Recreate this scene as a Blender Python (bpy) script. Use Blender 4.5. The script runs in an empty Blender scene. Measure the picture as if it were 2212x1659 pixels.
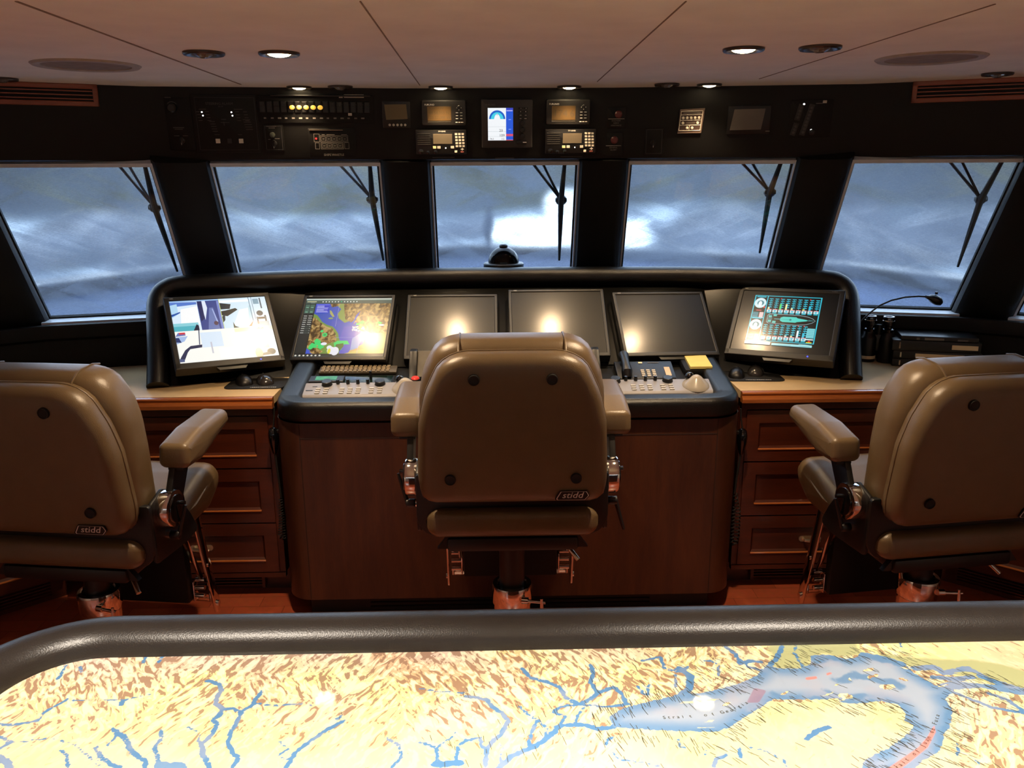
import bpy, bmesh, math, random
from mathutils import Vector, Matrix, noise
V = Vector
PI = math.pi
random.seed(7)
S = bpy.context.scene
COL = S.collection

# ---------------------------------------------------------------- camera
FPX = 1780.0
PITCH, YAW, ROLL = math.radians(14.595), math.radians(1.319), math.radians(0.313)
EYE = V((-0.057, 0.0, 1.68))
_cp, _sp, _cy, _sy = math.cos(PITCH), math.sin(PITCH), math.cos(YAW), math.sin(YAW)
C_W = V((_sy*_cp, _cy*_cp, -_sp))
_rt = V((_cy, -_sy, 0)); _up = _rt.cross(C_W)
C_R = math.cos(ROLL)*_rt - math.sin(ROLL)*_up
C_U = math.sin(ROLL)*_rt + math.cos(ROLL)*_up
cam = bpy.data.cameras.new('camera'); camo = bpy.data.objects.new('camera', cam); COL.objects.link(camo)
cam.sensor_width = 36.0; cam.lens = FPX/2212*36.0; cam.clip_start = 0.02; cam.clip_end = 500
M = Matrix((C_R, C_U, -C_W)).transposed().to_4x4(); M.translation = EYE
camo.matrix_world = M
S.camera = camo

def ray(x, y): return C_W + C_R*((x-1106)/FPX) - C_U*((y-829.5)/FPX)
def at_y(x, y, Y): d = ray(x, y); return EYE + d*(Y/d.y)
def at_z(x, y, Z): d = ray(x, y); return EYE + d*((Z-EYE.z)/d.z)
def at_p(x, y, p, n): d = ray(x, y); return EYE + d*((V(p)-EYE).dot(n)/d.dot(n))

# ---------------------------------------------------------------- colour management, world, lights
S.view_settings.view_transform = 'Standard'; S.view_settings.look = 'None'
S.view_settings.exposure = 0.0; S.view_settings.gamma = 1.0; S.view_settings.use_curve_mapping = False
try:
    S.cycles.use_denoising = True; S.cycles.max_bounces = 8; S.cycles.transparent_max_bounces = 12
    S.cycles.sample_clamp_indirect = 4.0
except Exception: pass
W = bpy.data.worlds.new('overcast_sky'); S.world = W; W.use_nodes = True
_nt = W.node_tree; _bg = _nt.nodes['Background']
_bg.inputs['Color'].default_value = (0.62, 0.80, 1.0, 1); _bg.inputs['Strength'].default_value = 6.0

_sun = bpy.data.lights.new('added_hull_sun', 'SUN'); _sun.energy = 2.2; _sun.angle = .2; _suno = bpy.data.objects.new('added_hull_sun', _sun); COL.objects.link(_suno)  # sun added from behind to brighten the white hull ahead
_suno.rotation_euler = (math.radians(62), 0, math.radians(-25))

FRONT_LAMPS = [(-0.786, 3.345), (-0.248, 3.362), (0.248, 3.362), (0.776, 3.30)]
MID_LAMPS = [(-0.629, 2.405), (0.622, 2.345)]
AFT_LAMPS = [(-0.65, 0.75), (0.65, 0.75), (0.0, 0.2)]
CEIL = 1.99
def lamp_light(x, y, watts, angle=115, blend=0.7, r=0.03, col=(1.0, 0.81, 0.58)):
    l = bpy.data.lights.new('downlight_and_fill_beam', 'SPOT'); l.energy = watts; l.color = col
    l.spot_size = math.radians(angle); l.spot_blend = blend; l.shadow_soft_size = r
    o = bpy.data.objects.new('downlight_and_fill_beam', l); COL.objects.link(o); o.location = (x, y, CEIL-0.014)
    return o
for x, y in FRONT_LAMPS: lamp_light(x, y, 23, 100, .8, col=(1.0, .70, .40))
for x, y in MID_LAMPS: lamp_light(x, y, 105, 104, col=(1.0, .73, .45))
for x, y in AFT_LAMPS: lamp_light(x, y, 74, 88, .5, col=(1.0, .87, .72))
for x, y in ((-2.55, -.4), (2.55, -.4)): lamp_light(x, y, 90, 100, .5, col=(1.0, .87, .72))  # unseen fill lamps, added so the side walls bounce light onto the ceiling

# ---------------------------------------------------------------- materials
def lin(c):
    if isinstance(c, str):
        c = tuple(int(c[i:i+2], 16)/255 for i in (0, 2, 4))
    return tuple(x/12.92 if x <= .04045 else ((x+.055)/1.055)**2.4 for x in c)
MATS = {}
def mat(name, col, rough=.5, metal=0.0, var=.12, scale=30, bump=0.0, bscale=400, spec=.5, coat=0.0, emit=None, estr=0.0, stretch=(1,1,1)):
    if name in MATS: return MATS[name]
    m = bpy.data.materials.new(name); m.use_nodes = True; MATS[name] = m
    nt = m.node_tree; n = nt.nodes; L = nt.links; b = n['Principled BSDF']
    c = lin(col)
    tc = n.new('ShaderNodeTexCoord'); mp = n.new('ShaderNodeMapping'); mp.inputs['Scale'].default_value = stretch
    L.new(tc.outputs['Object'], mp.inputs['Vector'])
    nz = n.new('ShaderNodeTexNoise'); nz.inputs['Scale'].default_value = scale; nz.inputs['Detail'].default_value = 4
    L.new(mp.outputs[0], nz.inputs['Vector'])
    rp = n.new('ShaderNodeValToRGB')
    rp.color_ramp.elements[0].color = tuple(x*(1-var) for x in c)+(1,); rp.color_ramp.elements[1].color = tuple(min(1, x*(1+var)) for x in c)+(1,)
    rp.color_ramp.elements[0].position = .3; rp.color_ramp.elements[1].position = .7
    L.new(nz.outputs['Fac'], rp.inputs[0]); L.new(rp.outputs[0], b.inputs['Base Color'])
    b.inputs['Roughness'].default_value = rough; b.inputs['Metallic'].default_value = metal
    b.inputs['Specular IOR Level'].default_value = spec; b.inputs['Coat Weight'].default_value = coat
    if emit is not None:
        b.inputs['Emission Color'].default_value = lin(emit)+(1,); b.inputs['Emission Strength'].default_value = estr
    if bump:
        n2 = n.new('ShaderNodeTexNoise'); n2.inputs['Scale'].default_value = bscale; n2.inputs['Detail'].default_value = 3
        L.new(tc.outputs['Object'], n2.inputs['Vector'])
        bp = n.new('ShaderNodeBump'); bp.inputs['Strength'].default_value = bump; bp.inputs['Distance'].default_value = .002
        L.new(n2.outputs['Fac'], bp.inputs['Height']); L.new(bp.outputs[0], b.inputs['Normal'])
    return m
def wood(name, dark, light, axis='z', rough=.3, coat=.3, scale=1.0):
    m = bpy.data.materials.new(name); m.use_nodes = True; MATS[name] = m
    nt = m.node_tree; n = nt.nodes; L = nt.links; b = n['Principled BSDF']
    tc = n.new('ShaderNodeTexCoord'); mp = n.new('ShaderNodeMapping')
    s = {'x': (1.2, 9, 9), 'y': (9, 1.2, 9), 'z': (9, 9, 1.2)}[axis]; mp.inputs['Scale'].default_value = tuple(k*scale for k in s)
    L.new(tc.outputs['Object'], mp.inputs['Vector'])
    nz = n.new('ShaderNodeTexNoise'); nz.inputs['Scale'].default_value = 2.0; nz.inputs['Detail'].default_value = 7; nz.inputs['Distortion'].default_value = .6
    L.new(mp.outputs[0], nz.inputs['Vector'])
    n2 = n.new('ShaderNodeTexNoise'); n2.inputs['Scale'].default_value = 22; n2.inputs['Detail'].default_value = 4; L.new(mp.outputs[0], n2.inputs['Vector'])
    mx = n.new('ShaderNodeMix'); mx.data_type = 'FLOAT'; mx.inputs[0].default_value = .3
    L.new(nz.outputs['Fac'], mx.inputs[2]); L.new(n2.outputs['Fac'], mx.inputs[3])
    rp = n.new('ShaderNodeValToRGB'); rp.color_ramp.elements[0].position = .32; rp.color_ramp.elements[1].position = .68
    rp.color_ramp.elements[0].color = lin(dark)+(1,); rp.color_ramp.elements[1].color = lin(light)+(1,)
    L.new(mx.outputs[0], rp.inputs[0]); L.new(rp.outputs[0], b.inputs['Base Color'])
    b.inputs['Roughness'].default_value = rough; b.inputs['Coat Weight'].default_value = coat; b.inputs['Coat Roughness'].default_value = .15
    return m

LEATHER = mat('taupe_leather', '62513a', .34, var=.06, scale=18, bump=.25, bscale=500)
VINYL = mat('black_vinyl', '070707', .36, var=.1, scale=40, bump=.35, bscale=420)
CREAMW = mat('cream_wall', 'cfc4b2', .7, var=.03, scale=5)
HOODP = mat('hood_panel_black', '030303', .25, var=.1, scale=40, spec=.2)
VINYLD = mat('black_padding', '050505', .6, var=.1, scale=40, bump=.3, bscale=300, spec=.3)
RIMV = mat('dark_padded_vinyl', '2c2825', .34, var=.06, scale=30, bump=.2, bscale=420)
PANELM = mat('black_panel', '040404', .5, var=.1, scale=60, bump=.1, spec=.3)
BLACKP = mat('black_plastic', '0e0e10', .38, var=.1)
BLACKG = mat('gloss_black', '08080a', .08, var=.1, coat=.6)
DGREY = mat('dark_grey_plastic', '201f1e', .45, var=.06)
MGREY = mat('grey_plastic', '8d8c92', .4, var=.04)
LGREY = mat('light_grey_plastic', 'b4b0a8', .35, var=.04)
KEYM = mat('pale_keys', 'b8b2a6', .5, var=.05)
WHITEP = mat('white_plastic', 'd8d2c4', .5, var=.04)
CHROME = mat('chrome', 'd8d4d0', .07, metal=1, var=.03)
STEEL = mat('brushed_steel', 'b8ad9c', .22, metal=1, var=.05)
BRASS = mat('polished_latch', 'efe6d0', .32, metal=1, var=.05)
FRAMEM = mat('black_steel_frame', '070708', .45, var=.1)
ALU = mat('pale_window_trim', 'c9d0d8', .4, var=.05)
RUBBER = mat('black_rubber', '070708', .7, var=.1)
FABRICC = mat('ceiling_fabric', 'eee6dc', .85, var=.05, scale=6, bump=.2, bscale=900)
SEAM = mat('ceiling_seam', '8a7462', .9)
STONE = mat('beige_stone', 'd6b98c', .3, var=.10, scale=8, coat=.2)
CAB = wood('mahogany_cabinet', '381609', '522312', 'x', .3, .3)
CABV = wood('console_veneer', '2e150b', '472613', 'z', .4, .15)
BEAD_HL = wood('bead_highlight_wood', 'a05a2c', 'bd7440', 'x', .14, 1.0)
TRIMW = wood('cherry_edge', '8a4a22', 'a8622f', 'x', .25, .5)
LOUVRE = wood('louvre_wood', '7a3a22', '93482c', 'x', .35, .3)
CANVASD = mat('dark_label', '1a1716', .6)
YELLOW = mat('yellow_paper', 'e8d27a', .8, var=.03)
PINKL = mat('pink_label', 'd9b79a', .6, var=.03)
REDB = mat('red_button', 'b22a22', .35, var=.05, emit='ff3a28', estr=.35)
REDD = mat('dark_red_cap', '5a1512', .35, var=.05)
AMBER = mat('amber_lamp', 'e0b050', .4, emit='ffc24a', estr=.75)
LCDT = mat('tan_lcd', '47351a', .35, var=.04, scale=12, emit='b08a50', estr=.03)
LCDG = mat('grey_lcd', '5a5144', .3, var=.05, scale=12)
INK = mat('dark_ink', '3a2e1e', .6)
LEDW = mat('white_led', 'ffffff', .4, emit='ffffff', estr=2.0)
LEDR = mat('red_led', 'ff2020', .4, emit='ff2020', estr=3.0)
LEDB = mat('blue_led', '2030ff', .4, emit='3040ff', estr=3.0)
PAPERL = mat('cream_label', 'ecd8b0', .6, var=.05)
GREYT = mat('grey_lettering', '6f6b66', .6)
WHITET = mat('white_lettering', 'd0ccc6', .6)
LENS = mat('lamp_lens', 'fff0d8', .4, emit='ffe2b0', estr=28.0)
DIMLENS = mat('unlit_lens', '6a625c', .15, var=.3, scale=200)
BEZEL = mat('lamp_bezel', '4c4440', .3, metal=.6, var=.1)

def screen_mat(name, col, rough, estr):
    m = bpy.data.materials.new(name); m.use_nodes = True; MATS[name] = m
    nt = m.node_tree; n = nt.nodes; L = nt.links; b = n['Principled BSDF']
    a = n.new('ShaderNodeAttribute'); a.attribute_name = 'col'
    b.inputs['Base Color'].default_value = lin(col)+(1,); b.inputs['Roughness'].default_value = rough
    b.inputs['Specular IOR Level'].default_value = .3; b.inputs['Coat Weight'].default_value = .5; b.inputs['Coat Roughness'].default_value = .19
    nz = n.new('ShaderNodeTexNoise'); nz.inputs['Scale'].default_value = 900
    mr = n.new('ShaderNodeMapRange'); mr.inputs[3].default_value = rough-.03; mr.inputs[4].default_value = rough+.03
    L.new(nz.outputs['Fac'], mr.inputs[0]); L.new(mr.outputs[0], b.inputs['Roughness'])
    if estr: L.new(a.outputs['Color'], b.inputs['Emission Color']); b.inputs['Emission Strength'].default_value = estr
    return m
SCR_OFF = screen_mat('matte_lcd_off', '060606', .44, 0)
SCR_ON = screen_mat('matte_lcd_lit', '0c0c0e', .38, 1.0)
def relief_mat():
    m = bpy.data.materials.new('screen_relief'); m.use_nodes = True
    nt = m.node_tree; n = nt.nodes; L = nt.links; b = n['Principled BSDF']
    b.inputs['Base Color'].default_value = (.01, .01, .01, 1); b.inputs['Roughness'].default_value = .27
    tc = n.new('ShaderNodeTexCoord'); mp = n.new('ShaderNodeMapping'); mp.inputs['Rotation'].default_value = (0, 0, .6); mp.inputs['Scale'].default_value = (55, 42, 45)
    L.new(tc.outputs['Object'], mp.inputs[0]); nz = n.new('ShaderNodeTexNoise'); nz.inputs['Scale'].default_value = 1; nz.inputs['Detail'].default_value = 3; nz.inputs['Distortion'].default_value = .8
    L.new(mp.outputs[0], nz.inputs['Vector'])
    rp = n.new('ShaderNodeValToRGB'); e = rp.color_ramp.elements
    e[0].position = .38; e[0].color = lin('4a3418')+(1,); e[1].position = .62; e[1].color = lin('c9ab6c')+(1,)
    k = e.new(.5); k.color = lin('94713c')+(1,)
    L.new(nz.outputs['Fac'], rp.inputs[0]); L.new(rp.outputs[0], b.inputs['Emission Color']); b.inputs['Emission Strength'].default_value = .8
    return m
SCR_LAND = relief_mat()

def glass_mat(name, tint=(1,1,1), rough=.0):
    m = bpy.data.materials.new(name); m.use_nodes = True; nt = m.node_tree; n = nt.nodes; L = nt.links
    n.remove(n['Principled BSDF']); out = n['Material Output']
    t = n.new('ShaderNodeBsdfTransparent'); t.inputs[0].default_value = tint+(1,)
    g = n.new('ShaderNodeBsdfGlossy'); g.inputs['Roughness'].default_value = rough
    f = n.new('ShaderNodeFresnel'); f.inputs['IOR'].default_value = 1.5
    ge = n.new('ShaderNodeNewGeometry'); iv = n.new('ShaderNodeMath'); iv.operation = 'SUBTRACT'; iv.inputs[0].default_value = 1.0; L.new(ge.outputs['Backfacing'], iv.inputs[1])
    fm = n.new('ShaderNodeMath'); fm.operation = 'MULTIPLY'; L.new(f.outputs[0], fm.inputs[0]); L.new(iv.outputs[0], fm.inputs[1])
    nz = n.new('ShaderNodeTexNoise'); nz.inputs['Scale'].default_value = 3
    bp = n.new('ShaderNodeBump'); bp.inputs['Strength'].default_value = .01; L.new(nz.outputs['Fac'], bp.inputs['Height']); L.new(bp.outputs[0], g.inputs['Normal'])
    mx = n.new('ShaderNodeMixShader'); L.new(fm.outputs[0], mx.inputs[0]); L.new(t.outputs[0], mx.inputs[1]); L.new(g.outputs[0], mx.inputs[2]); L.new(mx.outputs[0], out.inputs[0])
    return m
GLASS = glass_mat('window_glass', (.95, .97, 1.0), .01)
TGLASS = glass_mat('table_glass', (.98, .98, .98), .04)

def floor_mat():
    m = bpy.data.materials.new('cherry_parquet'); m.use_nodes = True; nt = m.node_tree; n = nt.nodes; L = nt.links; b = n['Principled BSDF']
    tc = n.new('ShaderNodeTexCoord'); mp = n.new('ShaderNodeMapping'); L.new(tc.outputs['Object'], mp.inputs[0])
    br = n.new('ShaderNodeTexBrick'); br.inputs['Scale'].default_value = 5.5; br.inputs['Brick Width'].default_value = 1.1; br.inputs['Row Height'].default_value = .42
    br.inputs['Color1'].default_value = lin('b4583a')+(1,); br.inputs['Color2'].default_value = lin('903f28')+(1,); br.inputs['Mortar'].default_value = lin('3a140c')+(1,); br.inputs['Mortar Size'].default_value = .004
    br.inputs['Bias'].default_value = -.25
    L.new(mp.outputs[0], br.inputs['Vector'])
    nz = n.new('ShaderNodeTexNoise'); nz.inputs['Scale'].default_value = 40; L.new(tc.outputs['Object'], nz.inputs['Vector'])
    mx = n.new('ShaderNodeMix'); mx.data_type = 'RGBA'; mx.blend_type = 'MULTIPLY'; mx.inputs[0].default_value = .35
    L.new(br.outputs['Color'], mx.inputs[6]); L.new(nz.outputs['Color'], mx.inputs[7]); L.new(mx.outputs[2], b.inputs['Base Color'])
    b.inputs['Roughness'].default_value = .32; b.inputs['Coat Weight'].default_value = .3
    return m
FLOORM = floor_mat()

def canvas_mat():
    m = bpy.data.materials.new('translucent_mesh_canvas'); m.use_nodes = True; nt = m.node_tree; n = nt.nodes; L = nt.links
    n.remove(n['Principled BSDF']); out = n['Material Output']
    tc = n.new('ShaderNodeTexCoord')
    def nz(sc, det, st, rot=(0,0,0), dist=0):
        m0 = n.new('ShaderNodeMapping'); m0.inputs['Rotation'].default_value = rot; L.new(tc.outputs['Object'], m0.inputs[0])
        mp = n.new('ShaderNodeMapping'); mp.inputs['Scale'].default_value = st; L.new(m0.outputs[0], mp.inputs[0]); k = n.new('ShaderNodeTexNoise'); k.inputs['Scale'].default_value = sc; k.inputs['Detail'].default_value = det; k.inputs['Distortion'].default_value = dist
        L.new(mp.outputs[0], k.inputs['Vector']); return k.outputs['Fac']
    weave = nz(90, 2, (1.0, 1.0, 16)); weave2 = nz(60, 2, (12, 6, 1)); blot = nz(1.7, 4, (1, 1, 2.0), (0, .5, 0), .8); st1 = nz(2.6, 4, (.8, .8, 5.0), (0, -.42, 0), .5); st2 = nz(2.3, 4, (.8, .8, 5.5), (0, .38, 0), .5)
    def mr(s, a, b, c, d):
        k = n.new('ShaderNodeMapRange'); k.inputs[1].default_value = a; k.inputs[2].default_value = b; k.inputs[3].default_value = c; k.inputs[4].default_value = d
        L.new(s, k.inputs[0]); return k.outputs[0]
    def mul(a, b):
        k = n.new('ShaderNodeMath'); k.operation = 'MULTIPLY'; L.new(a, k.inputs[0]); L.new(b, k.inputs[1]); return k.outputs[0]
    def mx(a, b):
        k = n.new('ShaderNodeMath'); k.operation = 'MAXIMUM'; L.new(a, k.inputs[0]); L.new(b, k.inputs[1]); return k.outputs[0]
    w = mul(mr(weave, .3, .7, .45, 1.55), mr(weave2, .3, .7, .78, 1.22))
    crease_light = mx(mr(st1, .48, .74, .55, 1.7), mr(st2, .50, .74, .55, 1.6))  # bright light streaks of the creases, painted into the canvas transparency
    fac = mul(mul(w, crease_light), mr(blot, .35, .68, .42, .80))
    cl = n.new('ShaderNodeClamp'); L.new(fac, cl.inputs[0]); fac = cl.outputs[0]
    tr = n.new('ShaderNodeBsdfRefraction'); tr.inputs['IOR'].default_value = 1.03; tr.inputs['Roughness'].default_value = .45
    tl = n.new('ShaderNodeBsdfTranslucent'); tl.inputs[0].default_value = lin('565c68')+(1,)
    df = n.new('ShaderNodeBsdfDiffuse'); df.inputs[0].default_value = lin('50545e')+(1,)
    m1 = n.new('ShaderNodeMixShader'); m1.inputs[0].default_value = .3; L.new(tl.outputs[0], m1.inputs[1]); L.new(df.outputs[0], m1.inputs[2])
    m2 = n.new('ShaderNodeMixShader'); L.new(fac, m2.inputs[0]); L.new(m1.outputs[0], m2.inputs[1]); L.new(tr.outputs[0], m2.inputs[2])
    L.new(m2.outputs[0], out.inputs[0]); return m
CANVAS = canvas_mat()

# ---------------------------------------------------------------- mesh helpers
class MB:
    def __init__(s): s.bm = bmesh.new()
    def merge(s, t, M=None, mi=0):
        if M is not None: bmesh.ops.transform(t, matrix=M, verts=t.verts)
        vm = [s.bm.verts.new(v.co) for v in t.verts]
        t.verts.index_update()
        for f in t.faces:
            try:
                nf = s.bm.faces.new([vm[v.index] for v in f.verts]); nf.material_index = mi or f.material_index
            except ValueError: pass
        t.free(); return s
    def box(s, c, d, bev=0, seg=2, M=None, mi=0):
        t = bmesh.new(); bmesh.ops.create_cube(t, size=1)
        for v in t.verts: v.co = V((v.co.x*d[0], v.co.y*d[1], v.co.z*d[2]))
        if bev: bmesh.ops.bevel(t, geom=t.edges[:], offset=min(bev, min(d)*.49), segments=seg, profile=.5, affect='EDGES')
        bmesh.ops.translate(t, vec=c, verts=t.verts)
        return s.merge(t, M, mi)
    def cyl(s, p0, p1, r0, r1=None, n=24, bev=0, M=None, mi=0):
        p0, p1 = V(p0), V(p1); r1 = r0 if r1 is None else r1
        d = p1-p0; h = d.length; q = d.to_track_quat('Z', 'Y').to_matrix().to_4x4(); q.translation = p0
        if bev: prof = [(0, 0), (r0-bev, 0), (r0-.3*bev, .3*bev), (r0, bev), (r1, h-bev), (r1-.3*bev, h-.3*bev), (r1-bev, h), (0, h)]
        else: prof = [(0, 0), (r0, 0), (r1, h), (0, h)]
        return s.lathe(prof, n, (M @ q) if M is not None else q, mi)
    def lathe(s, prof, n=32, M=None, mi=0):
        t = bmesh.new(); rings = []
        for r, z in prof:
            if r < 1e-6: rings.append([t.verts.new((0, 0, z))])
            else: rings.append([t.verts.new((r*math.cos(2*PI*k/n), r*math.sin(2*PI*k/n), z)) for k in range(n)])
        for a, b in zip(rings, rings[1:]):
            for k in range(n):
                k2 = (k+1) % n
                if len(a) == 1 and len(b) == 1: continue
                if len(a) == 1: t.faces.new((a[0], b[k2], b[k]))
                elif len(b) == 1: t.faces.new((a[k], a[k2], b[0]))
                else: t.faces.new((a[k], a[k2], b[k2], b[k]))
        bmesh.ops.recalc_face_normals(t, faces=t.faces)
        return s.merge(t, M, mi)
    def tube(s, pts, r, n=10, closed=False, M=None, mi=0, sy=1.0):
        pts = [V(p) for p in pts]; rings = []; t = bmesh.new(); N = len(pts); prev = None
        for i, p in enumerate(pts):
            a = pts[(i-1) % N] if (closed or i > 0) else p; b = pts[(i+1) % N] if (closed or i < N-1) else p
            d = (b-a).normalized()
            if prev is None:
                u = V((0, 0, 1)) if abs(d.z) < .9 else V((1, 0, 0)); u = (u-d*u.dot(d)).normalized()
            else: u = (prev-d*prev.dot(d)).normalized()
            prev = u; w = d.cross(u)
            rr = r[i] if isinstance(r, (list, tuple)) else r
            rings.append([t.verts.new(p+u*rr*math.cos(2*PI*k/n)+w*rr*sy*math.sin(2*PI*k/n)) for k in range(n)])
        m = N if closed else N-1
        for i in range(m):
            a, b = rings[i], rings[(i+1) % N]
            for k in range(n): t.faces.new((a[k], a[(k+1) % n], b[(k+1) % n], b[k]))
        if not closed: t.faces.new(rings[0][::-1]); t.faces.new(rings[-1])
        bmesh.ops.recalc_face_normals(t, faces=t.faces)
        return s.merge(t, M, mi)
    def prism(s, pts, z0, z1, M=None, bev=0, mi=0, seg=2):
        t = bmesh.new(); lo = [t.verts.new((p[0], p[1], z0)) for p in pts]; hi = [t.verts.new((p[0], p[1], z1)) for p in pts]
        N = len(pts); f0 = t.faces.new(lo[::-1]); f1 = t.faces.new(hi)
        for k in range(N): t.faces.new((lo[k], lo[(k+1) % N], hi[(k+1) % N], hi[k]))
        bmesh.ops.recalc_face_normals(t, faces=t.faces)
        if bev:
            es = [e for e in t.edges if len(set(v.co.z for v in e.verts)) == 1]
            bmesh.ops.bevel(t, geom=es, offset=bev, segments=seg, profile=.5, affect='EDGES')
        return s.merge(t, M, mi)
    def hexa(s, lo, hi, mi=0):
        t = bmesh.new(); a = [t.verts.new(p) for p in lo]; b = [t.verts.new(p) for p in hi]; N = len(lo)
        t.faces.new(a[::-1]); t.faces.new(b)
        for k in range(N): t.faces.new((a[k], a[(k+1) % N], b[(k+1) % N], b[k]))
        bmesh.ops.recalc_face_normals(t, faces=t.faces); return s.merge(t, None, mi)
    def face(s, pts, mi=0):
        f = s.bm.faces.new([s.bm.verts.new(p) for p in pts]); f.material_index = mi; return s
    def loft(s, rings, caps=True, M=None, mi=0, close=True):
        t = bmesh.new(); R = [[t.verts.new(p) for p in r] for r in rings]; n = len(R[0])
        for a, b in zip(R, R[1:]):
            for k in range(n if close else n-1): t.faces.new((a[k], a[(k+1) % n], b[(k+1) % n], b[k]))
        if caps: t.faces.new(R[0][::-1]); t.faces.new(R[-1])
        bmesh.ops.recalc_face_normals(t, faces=t.faces); return s.merge(t, M, mi)
    def pillow(s, outl, d0, d1, r, crown=(0, 0), M=None, seg=5, mi=0):
        """outline in (u,v) with depth along w from d0 to d1, edges rounded by r, faces crowned"""
        P = [V((p[0], p[1])) for p in outl]; N = len(P); c = sum(P, V((0, 0)))/N
        nr = []
        for k in range(N):
            e = (P[(k+1) % N]-P[k-1]); nn = V((e.y, -e.x)).normalized()
            nr.append(nn)
        area = sum(P[k].x*P[(k+1) % N].y-P[(k+1) % N].x*P[k].y for k in range(N))
        if area < 0: nr = [-q for q in nr]
        def ring(ins, w, sc=1.0): return [V((*(c+((P[k]-nr[k]*ins)-c)*sc), w)) for k in range(N)]
        rings = []
        for sc, cr in ((.05, 1), (.35, .9), (.65, .6), (.85, .25)): rings.append(ring(r, d0-crown[0]*cr, sc))
        for k in range(seg+1):
            a = PI/2*k/seg; rings.append(ring(r*(1-math.sin(a)), d0+r*(1-math.cos(a))))
        for k in range(seg+1):
            a = PI/2*k/seg; rings.append(ring(r*(1-math.cos(a)), d1-r*(1-math.sin(a))))
        for sc, cr in ((.85, .25), (.65, .6), (.35, .9), (.05, 1)): rings.append(ring(r, d1+crown[1]*cr, sc))
        return s.loft(rings, True, M, mi)
    def obj(s, name, m, parent=None, smooth=35, mats=None):
        me = bpy.data.meshes.new(name); s.bm.to_mesh(me); s.bm.free()
        for k in (mats or [m]): me.materials.append(k)
        if smooth:
            for p in me.polygons: p.use_smooth = True
            try: me.set_sharp_from_angle(angle=math.radians(smooth))
            except Exception: pass
        o = bpy.data.objects.new(name, me); COL.objects.link(o)
        if parent is not None: o.parent = parent
        return o
def fillet(pts, rad, n=5):
    out = []; N = len(pts)
    for k in range(N):
        p, a, b = V(pts[k][:2]), V(pts[k-1][:2]), V(pts[(k+1) % N][:2])
        r = rad[k] if isinstance(rad, (list, tuple)) else rad
        if r <= 0: out.append((p.x, p.y)); continue
        da, db = (a-p), (b-p); la, lb = da.length, db.length; da /= la; db /= lb
        ang = da.angle(db); t = min(r/math.tan(ang/2), la*.49, lb*.49); r2 = t*math.tan(ang/2)
        c = p+(da+db).normalized()*(r2/math.sin(ang/2)); s0 = p+da*t-c; s1 = p+db*t-c
        a0 = math.atan2(s0.y, s0.x); a1 = math.atan2(s1.y, s1.x); d = (a1-a0+PI) % (2*PI)-PI
        for i in range(n+1): q = a0+d*i/n; out.append((c.x+r2*math.cos(q), c.y+r2*math.sin(q)))
    return out
def rrect(w, h, r, n=5, cx=0, cy=0):
    return [(cx+a, cy+b) for a, b in fillet([(-w/2, -h/2), (w/2, -h/2), (w/2, h/2), (-w/2, h/2)], r, n)]
def resample(pts, n):
    P = [V(p) for p in pts]; P.append(P[0]); L = [0]
    for a, b in zip(P, P[1:]): L.append(L[-1]+(b-a).length)
    out = []; j = 0
    for k in range(n):
        s = L[-1]*k/n
        while L[j+1] < s: j += 1
        f = (s-L[j])/max(1e-9, L[j+1]-L[j]); q = P[j].lerp(P[j+1], f); out.append((q.x, q.y))
    return out
def frame(o, right, up):
    r = V(right).normalized(); u = V(up); u = (u-r*u.dot(r)).normalized(); n = r.cross(u)
    m = Matrix((r, u, n)).transposed().to_4x4(); m.translation = V(o); return m
def tag(o, label=None, cat=None, group=None, kind=None):
    if label: o['label'] = label
    if cat: o['category'] = cat
    if group: o['group'] = group
    if kind: o['kind'] = kind
    return o
def thing(name, label, cat, M=None, group=None):
    o = bpy.data.objects.new(name, None); COL.objects.link(o); o.empty_display_size = .05
    if M is not None: o.matrix_world = M if isinstance(M, Matrix) else Matrix.Translation(V(M))
    return tag(o, label, cat, group)
def struct(o, kind='structure'): o['kind'] = kind; return o
def rep(src, parent, locs):
    """more copies of a part (shares mesh data)"""
    for p in locs:
        c = src.copy(); COL.objects.link(c); c.parent = parent; c.location = V(p)
def text(name, body, size, M, m, parent=None, align='CENTER', depth=.0004, shear=0.0, sx=1.0):
    cu = bpy.data.curves.new(name, 'FONT'); cu.body = body; cu.size = size; cu.align_x = align; cu.align_y = 'CENTER'; cu.extrude = depth; cu.shear = shear; cu.resolution_u = 2
    t = bpy.data.objects.new(name, cu); COL.objects.link(t)
    dg = bpy.context.evaluated_depsgraph_get(); me = bpy.data.meshes.new_from_object(t.evaluated_get(dg)); me.name = name
    bpy.data.objects.remove(t); bpy.data.curves.remove(cu)
    me.transform(M @ Matrix.Diagonal((sx, 1, 1, 1))); me.materials.clear(); me.materials.append(m)
    o = bpy.data.objects.new(name, me); COL.objects.link(o)
    if parent is not None: o.parent = parent
    return o
def T(x, y, z): return Matrix.Translation((x, y, z))

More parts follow.
